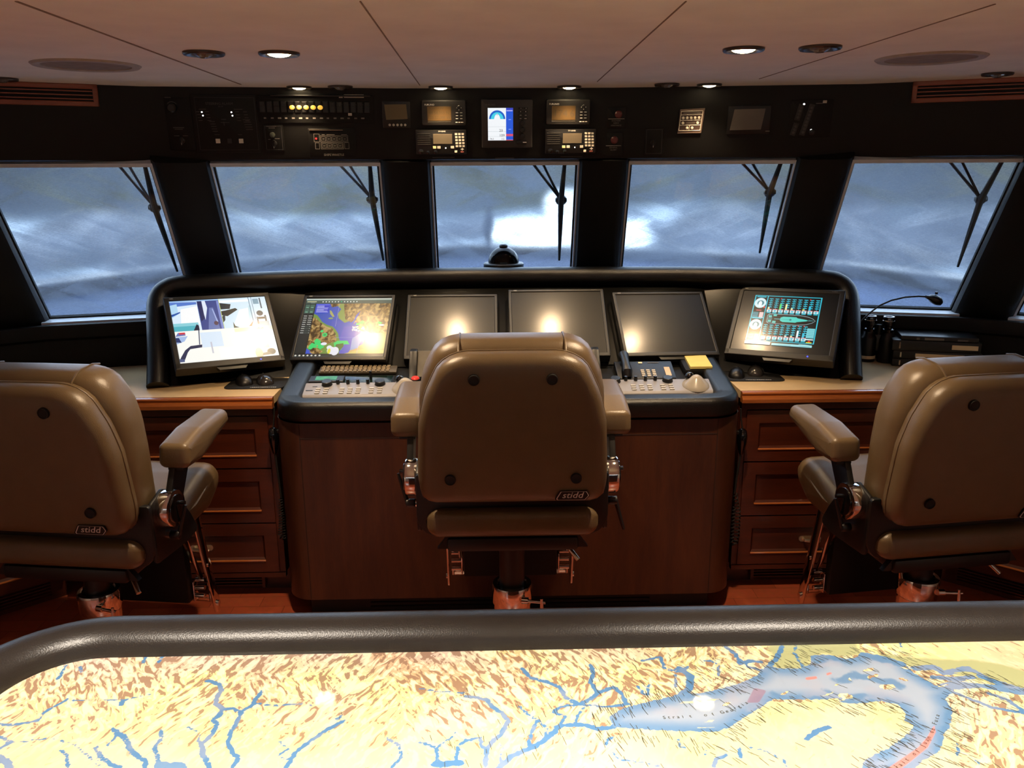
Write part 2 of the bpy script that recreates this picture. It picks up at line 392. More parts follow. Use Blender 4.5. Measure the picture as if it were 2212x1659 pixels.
# ================================================================ SETTING
# floor, ceiling, side and aft walls
struct(MB().box((0, .6, -.05), (6.4, 8.4, .1)).obj('floor', FLOORM, smooth=0))
def ceiling():
    b = MB(); b.box((0, .75, CEIL+.03), (6.4, 6.1, .06)); return struct(b.obj('ceiling', FABRICC, smooth=0))
ceil = ceiling()
def seam(name, p, q, w=.003, z=CEIL):
    a, c = at_z(*p, z), at_z(*q, z); d = (c-a).normalized(); n = V((-d.y, d.x, 0))*w/2
    b = MB(); b.hexa([a+n, a-n, c-n, c+n], [v+V((0, 0, -.0016)) for v in (a+n, a-n, c-n, c+n)])
    struct(b.obj(name, SEAM, smooth=0))
seam('trim_1', (35, 2), (520, 182), .006); seam('trim_2', (778, 2), (907, 184)); seam('trim_3', (1482, 2), (1290, 176)); seam('trim_4', (2150, 8), (1640, 170))

for sx, nm in ((-1, 'left'), (1, 'right')):
    struct(MB().box((sx*3.05, .2, 1.0), (.1, 6.2, 2.1)).obj('wall_'+nm, CREAMW, smooth=0))
struct(MB().box((0, -2.6, 1.0), (6.2, .1, 2.1)).obj('wall_back', CREAMW, smooth=0))

# window corner points (inner face of the glass), starboard side; port side mirrored
ZT, ZB = 1.715, 1.06
WIN = [  # (top inner, top outer, bottom inner, bottom outer) as X, Y
    ((-.305, 3.545), (.305, 3.545), (-.316, 3.92), (.316, 3.92)),
    ((.517, 3.525), (1.172, 3.43), (.538, 3.904), (1.192, 3.818)),
    ((1.383, 3.366), (1.971, 3.21), (1.407, 3.757), (1.994, 3.599)),
    ((2.14, 3.06), (2.6, 2.66), (2.20, 3.47), (2.66, 3.07))]
def wcorners(k, s):
    ti, to, bi, bo = WIN[k]
    if k == 0: q = [ti, to, bo, bi]
    else: q = [ti, to, bo, bi] if s > 0 else [to, ti, bi, bo]
    q = [(p[0]*(1 if k == 0 else s), p[1]) for p in q]
    return [V((q[0][0], q[0][1], ZT)), V((q[1][0], q[1][1], ZT)), V((q[2][0], q[2][1], ZB)), V((q[3][0], q[3][1], ZB))]  # TL TR BR BL
def quadn(c): return (c[1]-c[0]).cross(c[3]-c[0]).normalized()   # toward... (checked by sign of y)
def inset(c, d):
    ctr = sum(c, V((0, 0, 0)))/4; out = []
    for k in range(4):
        p, a, b = c[k], c[k-1], c[(k+1) % 4]
        ea, eb = (a-p).normalized(), (b-p).normalized(); s = ea.cross(eb).length
        out.append(p+(ea+eb)*(d/s))
    return out
def ring4(b, outer, inner, off0, off1, mi=0):
    for k in range(4):
        k2 = (k+1) % 4
        b.hexa([outer[k]+off0, outer[k2]+off0, inner[k2]+off0, inner[k]+off0], [outer[k]+off1, outer[k2]+off1, inner[k2]+off1, inner[k]+off1], mi)
widx = 0
for k, s in ((2, -1), (1, -1), (0, 1), (1, 1), (2, 1), (3, 1), (3, -1)):
    widx += 1
    c = wcorners(k, s); n = quadn(c)
    if n.y > 0: n = -n                                   # n points into the room
    o = bpy.data.objects.new('window_%d' % widx, None); COL.objects.link(o); o.location = sum(c, V((0, 0, 0)))/4; struct(o)
    base = V(o.location); L = [p-base for p in c]
    b = MB(); ring4(b, inset(L, -.012), inset(L, .0035), -n*.012, n*.032)
    o1 = b.obj('window_frame', ALU, o, smooth=0); struct(o1)
    b = MB(); ring4(b, inset(L, .004), inset(L, .011), -n*.008, n*.006); o2 = b.obj('gasket', RUBBER, o, smooth=0); struct(o2)
    # sloping pale sill board
    bl, br = L[3], L[2]; b = MB(); nh = V((n.x, n.y, 0)).normalized(); e = (br-bl).normalized()*.012; z_ = V((0, 0, .001)); z1 = V((0, 0, -.004)); zd = V((0, 0, -.03))
    A = [bl-e+z_, br+e+z_, br+e+nh*.082+z1, bl-e+nh*.082+z1]; b.hexa(A, [p+zd for p in A])
    struct(b.obj('window_sill', ALU, o, smooth=0))
    b = MB(); P = inset(L, -.004); b.hexa([p-n*.004 for p in P], [p+n*.004 for p in P]); struct(b.obj('pane', GLASS, o, smooth=0))

# black padded mullions between windows, each one a prism following the rake
def mullion(name, a, b_, depth_in=.06, depth_out=.05):
    """a, b_: (top, bottom) points of the left and right side"""
    tl, bl = a; tr, br = b_
    n = (tr-tl).cross(bl-tl).normalized(); n = -n if n.y > 0 else n
    e = (tr-tl).normalized(); up = (tl-bl).normalized(); tl, tr = tl+up*.03, tr+up*.03; bl, br = bl-up*.03, br-up*.03
    rings = []
    for t, u, v in ((0, bl, br), (1, tl, tr)):
        w = (v-u); r = []
        for f, d in ((0, -depth_out), (1, -depth_out), (1, depth_in*.45), (.93, depth_in*.85), (.8, depth_in), (.2, depth_in), (.07, depth_in*.85), (0, depth_in*.45)):
            r.append(u+w*f+n*d)
        rings.append(r)
    struct(MB().loft(rings).obj(name, VINYLD, smooth=40))
edges = {}
for k in range(4):
    for s in (1, -1): edges[(k, s)] = wcorners(k, s)
def side(k, s, which):
    c = edges[(k, s)]
    if which == 'L': return (c[0], c[3])
    return (c[1], c[2])
def shift(sd, dx):
    return tuple(p+V((dx, 0, 0)) for p in sd)
g = .02
tn = 10
for nm, A, B in (('trim_11', side(2, -1, 'R'), side(1, -1, 'L')), ('trim_12', side(1, -1, 'R'), side(0, 1, 'L')), ('trim_13', side(0, 1, 'R'), side(1, 1, 'L')),
                 ('trim_14', side(1, 1, 'R'), side(2, 1, 'L')), ('trim_15', side(2, 1, 'R'), side(3, 1, 'L')), ('trim_16', side(3, -1, 'R'), side(2, -1, 'L'))):
    mullion(nm, shift(A, .002), shift(B, -.002))
mullion('trim_17', shift(side(3, 1, 'R'), .012), (V((3.0, 2.35, ZT)), V((3.0, 2.7, ZB))))
mullion('trim_18', (V((-3.0, 2.35, ZT)), V((-3.0, 2.7, ZB))), shift(side(3, -1, 'L'), -.012))
# strip of roof lining just above the window heads
# lower padded wall under the sills
low = [(-3.0, 2.66), (-2.66, 3.05), (-2.2, 3.44), (-1.99, 3.575), (-1.41, 3.73), (-1.19, 3.79), (-.54, 3.88), (-.32, 3.90), (.32, 3.90), (.54, 3.88), (1.19, 3.79), (1.41, 3.73), (1.99, 3.575), (2.2, 3.44), (2.66, 3.05), (3.0, 2.66)]
def mitre(pts, prof):
    P = [V((x, y, 0)) for x, y in pts]; rings = []
    for k, p in enumerate(P):
        a = (P[k]-P[k-1]).normalized() if k else (P[1]-P[0]).normalized(); c = (P[k+1]-P[k]).normalized() if k < len(P)-1 else a
        n0, n1 = V((a.y, -a.x, 0)), V((c.y, -c.x, 0)); n = (n0+n1).normalized(); n = n/max(.4, n.dot(n0))   # towards the room
        rings.append([p+n*u+V((0, 0, z)) for u, z in prof])
    return MB().loft(rings)
b = mitre(low, [(-.06, 0), (-.06, 1.028), (.05, 1.028), (.075, 1.05), (.088, 1.046), (.092, 1.03), (.088, .99), (.06, .975), (.06, 0)])
struct(b.obj('wall_front', VINYLD, smooth=30))

# overhead console (black panel band above the windows)
OHT = [(-2.95, 2.1), (-2.5, 2.52), (-1.82, 3.10), (-1.375, 3.315), (-.43, 3.43), (.43, 3.43), (1.375, 3.315), (1.82, 3.10), (2.5, 2.52), (2.95, 2.1)]
def oh_face(x):
    """point and inward normal of the overhead face at plan position x"""
    for (x0, y0), (x1, y1) in zip(OHT, OHT[1:]):
        if x0 <= x <= x1:
            a, c = V((x0, y0, CEIL)), V((x1, y1, CEIL)); h = (c-a).normalized(); out = V((-h.y, h.x, 0))
            dn = (out*.04+V((0, 0, -.275))).normalized(); n = h.cross(-dn); n = n if n.y < 0 else -n
            return a, h, -dn, n
b = mitre(OHT, [(-u, z) for u, z in [(0, 1.99), (.036, 1.738), (.042, 1.722), (.055, 1.718), (.24, 1.718), (.24, 1.99)]])
struct(b.obj('wall_overhead', PANELM, smooth=25))
# thin reveal line above the windows (soffit edge)

def oh_at(px, py):
    p = at_y(px, py, 3.38)
    for _ in range(6):
        a, h, up, n = oh_face(p.x); p = at_p(px, py, a, n)
    return p, frame(p, h, up)

# ================================================================ OUTSIDE
def outside():
    # canvas cover hung over the outside of the windows
    pl = [(-3.3, 2.55), (-2.75, 3.05), (-2.22, 3.5), (-1.42, 3.80), (-.43, 3.93), (.43, 3.93), (1.42, 3.80), (2.22, 3.5), (2.75, 3.05), (3.3, 2.55)]
    L = [0]
    for p, q in zip(pl, pl[1:]): L.append(L[-1]+(V(q)-V(p)).length)
    nx, nz = 220, 46; bm = bmesh.new(); G = []
    for j in range(nz+1):
        z = .5+1.6*j/nz; row = []
        for i in range(nx+1):
            s = L[-1]*i/nx; k = 0
            while k < len(L)-2 and L[k+1] < s: k += 1
            f = (s-L[k])/(L[k+1]-L[k]); p = V(pl[k]).lerp(V(pl[k+1]), f); d = (V(pl[k+1])-V(pl[k])).normalized(); o_ = V((-d.y, d.x))
            rake = (1.4-z)*.58
            q = V((s*.9, z*1.6, 0)); cr = .05*noise.noise(q*1.3)+.022*noise.noise(V((s*2.2+z*2.0, z*4-s*1.2, 4)))+.012*noise.noise(V((s*1.5-z*5, z*2+s*2, 9)))
            p = p+o_*(rake+.10+cr); row.append(bm.verts.new((p.x, p.y, z)))
        G.append(row)
    for j in range(nz):
        for i in range(nx): bm.faces.new((G[j][i], G[j][i+1], G[j+1][i+1], G[j+1][i]))
    b = MB(); b.bm.free(); b.bm = bm
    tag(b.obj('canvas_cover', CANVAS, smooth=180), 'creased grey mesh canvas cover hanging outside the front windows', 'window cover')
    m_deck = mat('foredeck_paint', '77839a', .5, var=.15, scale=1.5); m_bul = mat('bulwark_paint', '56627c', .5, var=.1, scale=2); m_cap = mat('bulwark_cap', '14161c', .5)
    m_water = mat('harbour_water', '5d6a76', .35, var=.5, scale=.15, bump=.4, bscale=2); m_hill = mat('wooded_shore', '33342c', .9, var=.6, scale=.1)
    # foredeck
    def bow(t, grow=0): return V(((2.9+grow)*math.sin(t), 3.2+(4.5+grow)*math.cos(t), 0))
    N = 40; ts = [-1.40+2.80*k/N for k in range(N+1)]
    b = MB(); P = [(p.x, p.y) for p in [bow(t, .1) for t in ts]]+[(2.72, 3.22), (2.25, 3.6), (1.45, 3.86), (.54, 4.0), (-.54, 4.0), (-1.45, 3.86), (-2.25, 3.6), (-2.72, 3.22)]
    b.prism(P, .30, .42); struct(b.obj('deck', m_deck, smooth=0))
    b = MB()
    for a, c in zip(ts, ts[1:]):
        i0, i1, o0, o1 = bow(a), bow(c), bow(a, .12), bow(c, .12); z0, z1 = V((0, 0, .42)), V((0, 0, .98))
        b.hexa([i0+z0, i1+z0, o1+z0, o0+z0], [i0+z1, i1+z1, o1+z1, o0+z1])
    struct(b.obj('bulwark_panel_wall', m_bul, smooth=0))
    b = MB()
    for a, c in zip(ts, ts[1:]):
        i0, i1, o0, o1 = bow(a, -.05), bow(c, -.05), bow(a, .2), bow(c, .2); z0, z1 = V((0, 0, .98)), V((0, 0, 1.07))
        b.hexa([i0+z0, i1+z0, o1+z0, o0+z0], [i0+z1, i1+z1, o1+z1, o0+z1])
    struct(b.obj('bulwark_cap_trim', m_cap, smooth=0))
    struct(MB().box((0, 150, -2.6), (500, 290, .2)).obj('water', m_water, smooth=0))
    bm = MB(); pts = []
    for k in range(61):
        x = -220+440*k/60; pts.append((x, 150+20*math.sin(k*.4), -2.4, 16+10*abs(noise.noise(V((k*.31, 2, 0))))+3*math.sin(k*.2)))
    rings = [[V((x, y, z0)), V((x, y+4, z0+h*.6)), V((x, y+25, z0+h)), V((x, y+40, z0))] for x, y, z0, h in pts]
    bm.loft(rings); struct(bm.obj('shore_hills', m_hill, smooth=60))
    # low mounds added to give blurred dark and light patches behind the canvas
    m_mound = mat('added_mound_grey', '4a4e55', .8, var=.75, scale=.22)
    bm = MB(); rng = random.Random(5)
    for k in range(34):
        Yb = rng.uniform(42, 75); x = rng.uniform(-.62, .62)*Yb; w = rng.uniform(2, 6.5); h = rng.uniform(.6, 2.6); rings = []
        for f, z in ((1.0, -.2), (.95, h*.4), (.7, h*.8), (.3, h)): rings.append([V((x+w*f*math.cos(a)*(1+.25*math.sin(3*a+k)), Yb+2.5*f*math.sin(a), -2.5+z)) for a in [2*PI*q/14 for q in range(14)]])
        bm.loft(rings)
    struct(bm.obj('added_mounds', m_mound, smooth=60))
    # made-up white boat, added as source of the middle window's bright patch
    mw = mat('added_hull_white', 'f4f4f0', .35, var=.02, scale=.5)
    t = thing('added_boat', 'made-up white boat shape for the bright patch beyond the canvas in the middle window', 'boat', (1.7, 24, -2.5))
    b = MB(); out = fillet([(-1.85, -1.1), (2.2, -1.5), (2.75, -.4), (2.8, 1.8), (-1.9, 1.8)], .4, 6)
    b.loft([[V((x*.90, y*.9, 0)) for x, y in out], [V((x*.97, y, 1.2)) for x, y in out], [V((x*1.0, y, 2.5)) for x, y in out], [V((x*1.0, y*.9, 3.05)) for x, y in out]]); b.obj('hull', mw, t)
    b = MB(); b.box((.85, .6, 3.45), (2.0, 1.8, 1.0), .35, 5); b.obj('cabin', mw, t)
    # jackstaff with furled flag on the bow
    p = at_y(1056, 560, 7.55); zt = at_y(1056, 425, 7.55).z
    t = thing('jackstaff', 'dark jackstaff with a limp flag at the bow', 'flagstaff', (p.x, 7.62, 1.07))
    b = MB(); b.cyl((0, 0, 0), (0, 0, zt-1.07+.05), .014, .010, 10); b.lathe([(0, zt-1.02), (.02, zt-1.01), (.02, zt-.99), (0, zt-.97)], 10); b.obj('staff', m_cap, t)
    mf = mat('flag_cloth', '343840', .8, var=.2, scale=12); h = zt-1.07
    rings = []
    for k, (w, f) in enumerate(((.012, 1.0), (.035, .86), (.06, .7), (.085, .5), (.075, .38), (.05, .3), (.06, .2), (.05, .08))):
        z = h*f; w *= .68; rings.append([V((-w*1.1+.01*math.sin(k), .012, z)), V((-w*.3, .035, z)), V((w*.8, .02, z)), V((w*.9, -.02, z)), V((w*.1, -.03, z)), V((-w, -.02, z))])
    MB().loft(rings).obj('flag', mf, t, smooth=60)
    # wipers
    data = [((2, -1), ((252, 352), (275, 352)), (334, 448), (313, 352), (383, 586), 'leftmost wiper, on the port outer window by the dark side wall'),
            ((1, -1), ((730, 352), (752, 352)), (804, 430), (800, 350), (828, 562), 'wiper on the window left of the middle one'),
            ((0, 1), ((1150, 352), (1172, 352)), (1212, 432), (1221, 350), (1208, 562), 'wiper on the middle window beside the bright white patch'),
            ((1, 1), ((1598, 347), (1622, 347)), (1663, 415), (1692, 345), (1641, 546), 'wiper on the window right of the middle one'),
            ((2, 1), ((2046, 342), (2075, 342)), (2119, 430), (2172, 340), (2069, 576), 'rightmost wiper, on the window above the gooseneck lamp')]
    for key, rods, piv, bt, bb, lab in data:
        c = edges[key]; n = quadn(c); n = n if n.y > 0 else -n      # outward
        def at(q, off): return at_p(q[0], q[1], c[0]+n*off, n)
        pv = at(piv, .035); t = thing('windscreen_wiper', 'black pantograph '+lab, 'wiper', (pv.x, pv.y, pv.z), 'wipers outside the front windows')
        upv = (c[0]-c[3]).normalized()
        for r in rods:
            a = at(r, .035); d = (a-pv).normalized(); MB().tube([V((0, 0, 0)), a-pv+d*.06], .006, 8).obj('arm', mat('wiper_arm_grey', '59606a', .4) if key[1] < 0 else FRAMEM, t)
        A, B = at(bt, .022)-pv, at(bb, .022)-pv; A += (A-B).normalized()*.05
        mid = (at(piv, .022)-pv)
        MB().tube([A, mid*.5+A*.5, mid, mid*.5+B*.5, B], [.006, .010, .013, .010, .005], 8).obj('blade', RUBBER, t)
        b = MB(); b.lathe([(0, -.012), (.02, -.012), (.024, -.004), (.024, .006), (.014, .014), (0, .014)], 16, frame((0, 0, 0), (1, 0, 0), upv)); b.box((0, 0, 0), (.05, .02, .02), .005); b.obj('knuckle', FRAMEM, t)
outside()

# ================================================================ WORKTOPS AND CABINETS
WZ = .85
def worktop(s, lab):
    sg = lambda pts: [(x*s, y) for x, y in pts]
    front = [(.895, 3.02), (1.70, 3.02), (2.24, 2.545), (2.24, 1.2)]
    back = [(2.96, 1.2), (2.96, 2.70), (2.66, 2.99), (2.2, 3.37), (1.99, 3.49), (1.42, 3.64), (1.19, 3.68), (.895, 3.71)]
    t = thing('worktop', lab, 'worktop', (s*1.4, 3.1, WZ)); off = Matrix.Translation((-s*1.4, -3.1, -WZ))
    ins = [(.895, 3.045), (1.709, 3.045), (2.265, 2.556), (2.265, 1.2)]
    MB().prism(sg(ins+back), WZ-.03, WZ, off, bev=.0).obj('stone_slab', STONE, t, smooth=0)
    # moulded wooden nosing swept along the front edge
    prof = [(0, -.042), (.0, .0), (-.008, .001), (-.022, -.001), (-.026, -.006), (-.022, -.011), (-.020, -.016), (-.028, -.020), (-.032, -.028), (-.030, -.042)]
    P = [V((x*s, y, 0)) for x, y in ins]; rings = []
    for k, p in enumerate(P):
        a = (P[k]-P[k-1]).normalized() if k else (P[1]-P[0]).normalized(); c = (P[k+1]-P[k]).normalized() if k < 3 else a
        n0, n1 = V((-a.y, a.x, 0))*s, V((-c.y, c.x, 0))*s; n = (n0+n1).normalized(); n = n/max(.5, n.dot(n0))
        rings.append([p+n*(-u*-1)*1.0*(1) + V((0, 0, WZ+z)) if False else p+n*u+V((0, 0, WZ+z)) for u, z in prof])
    b = MB().loft(rings, M=off); b.obj('edge_moulding', TRIMW, t, smooth=30)
    return t
worktop(-1, 'pale beige worktop with wooden edge under the camera-picture monitor')
worktop(1, 'pale beige worktop with wooden edge under the binoculars and box files')

def drawer_front(parent, cx, cz, w, h, y, handle, lab=None, knob=None, D=.02):
    """raised-and-fielded front, facing -Y in the parent's frame"""
    b = MB(); rail = .05
    x0, x1, z0, z1 = cx-w/2, cx+w/2, cz-h/2, cz+h/2
    b.box((cx, y, z0+rail/2), (w, D, rail)); b.box((cx, y, z1-rail/2), (w, D, rail))
    b.box((x0+rail/2, y, cz), (rail, D, h-2*rail)); b.box((x1-rail/2, y, cz), (rail, D, h-2*rail))
    b.box((cx, y+.006, cz), (w-2*rail, D*.4, h-2*rail))
    # bevelled bead round the sunk panel
    xi0, xi1, zi0, zi1 = x0+rail, x1-rail, z0+rail, z1-rail; yf = y-D/2
    q = [(xi0, zi0), (xi1, zi0), (xi1, zi1), (xi0, zi1)]
    for k in range(4):
        (ax, az), (bx, bz) = q[k], q[(k+1) % 4]; cxx, czz = cx, cz
        def inn(x, z, d): return (x+d*(1 if x < cx else -1), z+d*(1 if z < cz else -1))
        a2, b2 = inn(ax, az, .012), inn(bx, bz, .012)
        b.hexa([V((ax, yf, az)), V((bx, yf, bz)), V((b2[0], y+.004, b2[1])), V((a2[0], y+.004, a2[1]))], [V((ax, y+.008, az)), V((bx, y+.008, bz)), V((b2[0], y+.008, b2[1])), V((a2[0], y+.008, a2[1]))])
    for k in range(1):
        (ax, az), (bx, bz) = q[k], q[(k+1) % 4]; b.tube([(ax, yf-.001, az), (bx, yf-.001, bz)], .0042, 8, mi=1)  # lighter wood tube paints a lamp highlight along the bottom bead only
    o = b.obj('drawer', CAB, parent, smooth=30, mats=[CAB, BEAD_HL])
    if handle:
        hx = handle; b = MB(); pl = fillet([(-.045, -.012), (.045, -.012), (.045, .012), (-.045, .012)], .011)
        b.prism(pl, 0, .004, frame((hx, y+.002, cz), (1, 0, 0), (0, 0, 1)))
        b.tube([(hx-.028, y-.002, cz), (hx-.026, y-.016, cz), (hx+.01, y-.022, cz-.002), (hx+.034, y-.016, cz-.004)], [.006, .007, .0075, .006], 10)
        b.obj('latch_handle', BRASS, o)
    return o
def cabinet(s, lab):
    """drawer cabinet under the worktop; local frame origin on the floor"""
    x0, x1 = .905, 1.745; cx = (x0+x1)/2*s
    t = thing('drawer_cabinet', lab, 'cabinet', (cx, 3.06, 0)); w = x1-x0
    b = MB(); b.box((0, .32, .455), (w, .60, .70)); b.box((0, .345, .05), (w, .55, .11)); b.obj('carcass', CAB, t, smooth=0)
    b = MB(); b.box((0, .003, .79), (w, .025, .035)); b.box((0, .003, .10), (w, .025, .02))
    for q in (-1, 1): b.box((q*(w/2-.012), .006, .44), (.024, .02, .69))
    b.obj('face_frame', CAB, t, smooth=0)
    # drawers: inner column (beside the console) then a narrower door hidden behind the chair
    dx = (1.228*s-cx); dw = .60
    for (z0, z1), hnd in (((.56, .768), s > 0 and 0), ((.33, .554), s > 0), ((.115, .324), True)):
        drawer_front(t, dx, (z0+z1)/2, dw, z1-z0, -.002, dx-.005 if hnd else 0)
    b = MB(); b.box((dx, .06, .055), (.42, .012, .07)); b.obj('vent_backing', RUBBER, t, smooth=0)
    b = MB()
    for k in range(5): b.box((dx, .052, .028+.013*k), (.42, .016, .004))
    b.box((dx-.215, .052, .055), (.012, .018, .08)); b.box((dx+.215, .052, .055), (.012, .018, .08)); b.obj('vent_grille', CAB, t, smooth=0)
    return t
cabinet(-1, 'mahogany drawer cabinet below the monitor with bright camera pictures')
cabinet(1, 'mahogany drawer cabinet below the monitor with cyan gauges')
def corner_cabinet(s, lab):
    a, c = V((1.76*s, 3.055, 0)), V((2.285*s, 2.595, 0)); l = (c-a).length
    d = (c-a).normalized() if s > 0 else (a-c).normalized(); o = (a+c)/2
    t = thing('corner_cabinet', lab, 'cabinet', frame(o, d, (0, 0, 1)) @ Matrix.Rotation(-PI/2, 4, 'X'))
    b = MB(); b.box((0, .23, .455), (l-.02, .42, .70)); b.box((0, .25, .05), (l-.02, .36, .11)); b.obj('carcass', CAB, t, smooth=0)
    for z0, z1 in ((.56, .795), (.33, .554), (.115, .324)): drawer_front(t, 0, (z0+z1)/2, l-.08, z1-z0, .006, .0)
    b = MB()
    for k in range(5): b.box((0, .056, .028+.013*k), (l-.14, .02, .004))
    b.box((0, .066, .055), (l-.14, .008, .07)); b.obj('vent_grille', CAB, t, smooth=0)
    # run aft from the corner
    return t
corner_cabinet(-1, 'angled mahogany corner cabinet behind the left chair')
corner_cabinet(1, 'angled mahogany corner cabinet behind the right chair')
def side_cabinet(s, lab):
    t = thing('side_cabinet', lab, 'cabinet', (s*2.62, 1.9, 0))
    MB().box((0, 0, .405), (.64, 1.36, .81)).obj('carcass', CABV, t, smooth=0); return t

# ================================================================ HELM CONSOLE
def console():
    t = thing('helm_console', 'broad wooden helm console with black padded tray in the middle', 'console', (0, 3.1, 0))
    OY = -3.1
    out = fillet([(-.862, 2.87), (.862, 2.87), (.862, 3.6), (-.862, 3.6)], [.10, .10, .0, .0], 10)
    b = MB(); b.prism([(x, y+OY) for x, y in out], .085, .80); o = b.obj('body_panel', CABV, t, smooth=40)
    # fine joint lines between the veneer panels
    b = MB()
    for x in (-.765, .765): b.box((x, 2.8695+OY, .44), (.003, .002, .70))
    b.box((0, 2.8695+OY, .735), (1.53, .002, .003)); b.obj('panel_joints', mat('joint_line', '24100a', .7), o, smooth=0)
    b = MB(); b.box((0, 3.26+OY, .0425), (1.56, .66, .085)); b.obj('plinth', mat('dark_plinth', '0d0908', .6), t, smooth=0)
    b = MB()
    for k in range(4): b.box((0, 2.928+OY, .02+.017*k), (1.1, .008, .005))
    b.obj('plinth_grille', VINYLD, t, smooth=0)
    # padded rim : sweep of a rounded profile round three sides
    path = fillet([(-.80, 3.33), (-.80, 2.905), (.80, 2.905), (.80, 3.33)], [0, .07, .07, 0], 10)
    prof = []
    for k in range(10): a = PI*.0+PI*.5*k/9; prof.append((.036+.024*math.cos(a), .852+.024*math.sin(a)))
    for k in range(10): a = PI*.5+PI*.5*k/9; prof.append((-.006+.024*math.cos(a), .852+.024*math.sin(a)))
    prof += [(-.03, .80), (.06, .80)]
    for k in range(4): a = -PI/2+PI/2*k/3; prof.append((.045+.015*math.cos(a), .815+.015*math.sin(a)))
    rings = []; P = [V((x, y+OY, 0)) for x, y in path]
    for k, p in enumerate(P):
        a = (P[min(k+1, len(P)-1)]-P[max(0, k-1)]).normalized(); n = V((a.y, -a.x, 0))
        rings.append([p+n*u+V((0, 0, z+(max(0, p.y-OY-2.96)*.177 if z > .83 else 0))) for u, z in prof])
    MB().loft(rings).obj('padded_rim', VINYL, t, smooth=50)
    MB().hexa([V((x, y+OY, z-.02)) for x, y, z in ((-.79, 2.93, .838), (.79, 2.93, .838), (.79, 3.30, .9036), (-.79, 3.30, .9036))], [V((x, y+OY, z)) for x, y, z in ((-.79, 2.93, .838), (.79, 2.93, .838), (.79, 3.30, .9036), (-.79, 3.30, .9036))]).obj('tray_floor', VINYLD, t, smooth=0)
    b = MB(); b.box((0, 0, .012), (.13, .13, .036), .01, M=T(0, OY, 0) @ frame((.768, 3.225, .845+.255*.177), (1, 0, 0), (0, 1, .177))); b.obj('ledge', VINYLD, t, smooth=30)
    return t
console()

# ================================================================ INSTRUMENT HOOD AND MONITORS
HB, HT = V((0, 3.275, .905)), V((0, 3.61, 1.185))      # centre panel bottom / top
def plane_from(a, b, c):
    n = (V(b)-V(a)).cross(V(c)-V(a)).normalized(); n = n if n.y < 0 else -n; return V(a), n
CPL = plane_from((-.5, 3.275, .905), (.5, 3.275, .905), (0, 3.61, 1.185))
WPL = {s: plane_from((s*1.40, 3.20, .85), (s*.87, 3.36, .85), (s*1.40, 3.44, 1.17)) for s in (-1, 1)}
MPL = {}
for s_ in (-1, 1):
    e_, a_ = math.radians(46.5), math.radians(30 if s_ > 0 else 28)*-s_; nn = V((math.cos(e_)*math.sin(a_), -math.cos(e_)*math.cos(a_), math.sin(e_)))
    p_, n_ = WPL[s_]; MPL[s_] = (at_p(1695 if s_ > 0 else 483, 702 if s_ > 0 else 712, p_+n_*.065, n_), nn)
def turned(deg):
    n_ = Matrix.Rotation(math.radians(deg), 3, 'Z') @ CPL[1]; return n_
def cpl(px, py, deg): return (at_p(px, py, CPL[0]+CPL[1]*.03, CPL[1]), turned(deg))
def hood():
    t = thing('instrument_hood', 'long black padded instrument hood carrying six monitors', 'instrument hood', (0, 3.4, WZ)); off = Matrix.Translation((0, -3.4, -WZ))
    X = .872
    b = MB()
    prof = [(3.285, .80), (3.275, .905), (3.61, 1.185), (3.615, 1.20), (3.65, 1.20), (3.68, 1.10), (3.68, .84)]
    b.loft([[V((x, y, z)) for y, z in prof] for x in (-X, X)], M=off); b.obj('centre_panel', HOODP, t, smooth=0)
    for s in (-1, 1):
        ib, ob = V((s*.868, 3.36, .85)), V((s*1.385, 3.203, .85)); it, ot = V((s*.868, 3.60, 1.17)), V((s*1.445, 3.428, 1.17))
        bk = V((0, .12, 0)); b = MB()
        b.loft([[ib, it, it+V((0, .03, .03)), it+V((0, .10, .02)), ib+V((0, .36, 0))], [ob, ot, ot+V((0, .03, .03)), ot+V((0, .10, .02)), ob+V((0, .36, 0))]], M=off)
        b.obj('wing_panel', HOODP, t, smooth=0)
    MB().box((0, 3.715, 1.185), (.24, .19, .024), .004, M=off).obj('compass_shelf', VINYL, t, smooth=30)
    # padded roll along top and down both ends
    pts = []
    half = [(1.385, 3.185, .855), (1.402, 3.26, .945), (1.424, 3.34, 1.045), (1.444, 3.41, 1.125), (1.444, 3.45, 1.172), (1.42, 3.475, 1.20), (1.37, 3.497, 1.213), (1.2, 3.545, 1.216), (1.0, 3.59, 1.217), (.87, 3.615, 1.218), (.75, 3.625, 1.219), (.4, 3.628, 1.221), (0, 3.63, 1.222)]
    P = [(-x, y, z) for x, y, z in half]+[(x, y, z) for x, y, z in half[::-1][1:]]
    sm = []
    for k in range(len(P)-1):
        p0, p1, p2, p3 = [V(P[min(max(k+j, 0), len(P)-1)]) for j in (-1, 0, 1, 2)]
        for i in range(5):
            f = i/5; sm.append(.5*((2*p1)+(p2-p0)*f+(2*p0-5*p1+4*p2-p3)*f*f+(3*p1-p0-3*p2+p3)*f**3))
    sm.append(V(P[-1]))
    MB().tube(sm, .043, 20, M=off).obj('padded_roll', VINYL, t, smooth=60)
    # back of the hood closing it towards the windows is the panel itself; end cheeks
    for s in (-1, 1):
        b = MB(); pr = [(3.19, .852), (3.44, 1.175), (3.52, 1.20), (3.56, 1.10), (3.56, .852)]
        b.loft([[V((s*(1.385+.06*(z-.852)/.33), y, z)) for y, z in pr], [V((s*(1.415+.06*(z-.852)/.33), y, z)) for y, z in pr]], M=off); b.obj('end_cheek', VINYL, t, smooth=0)
    return t
hood()

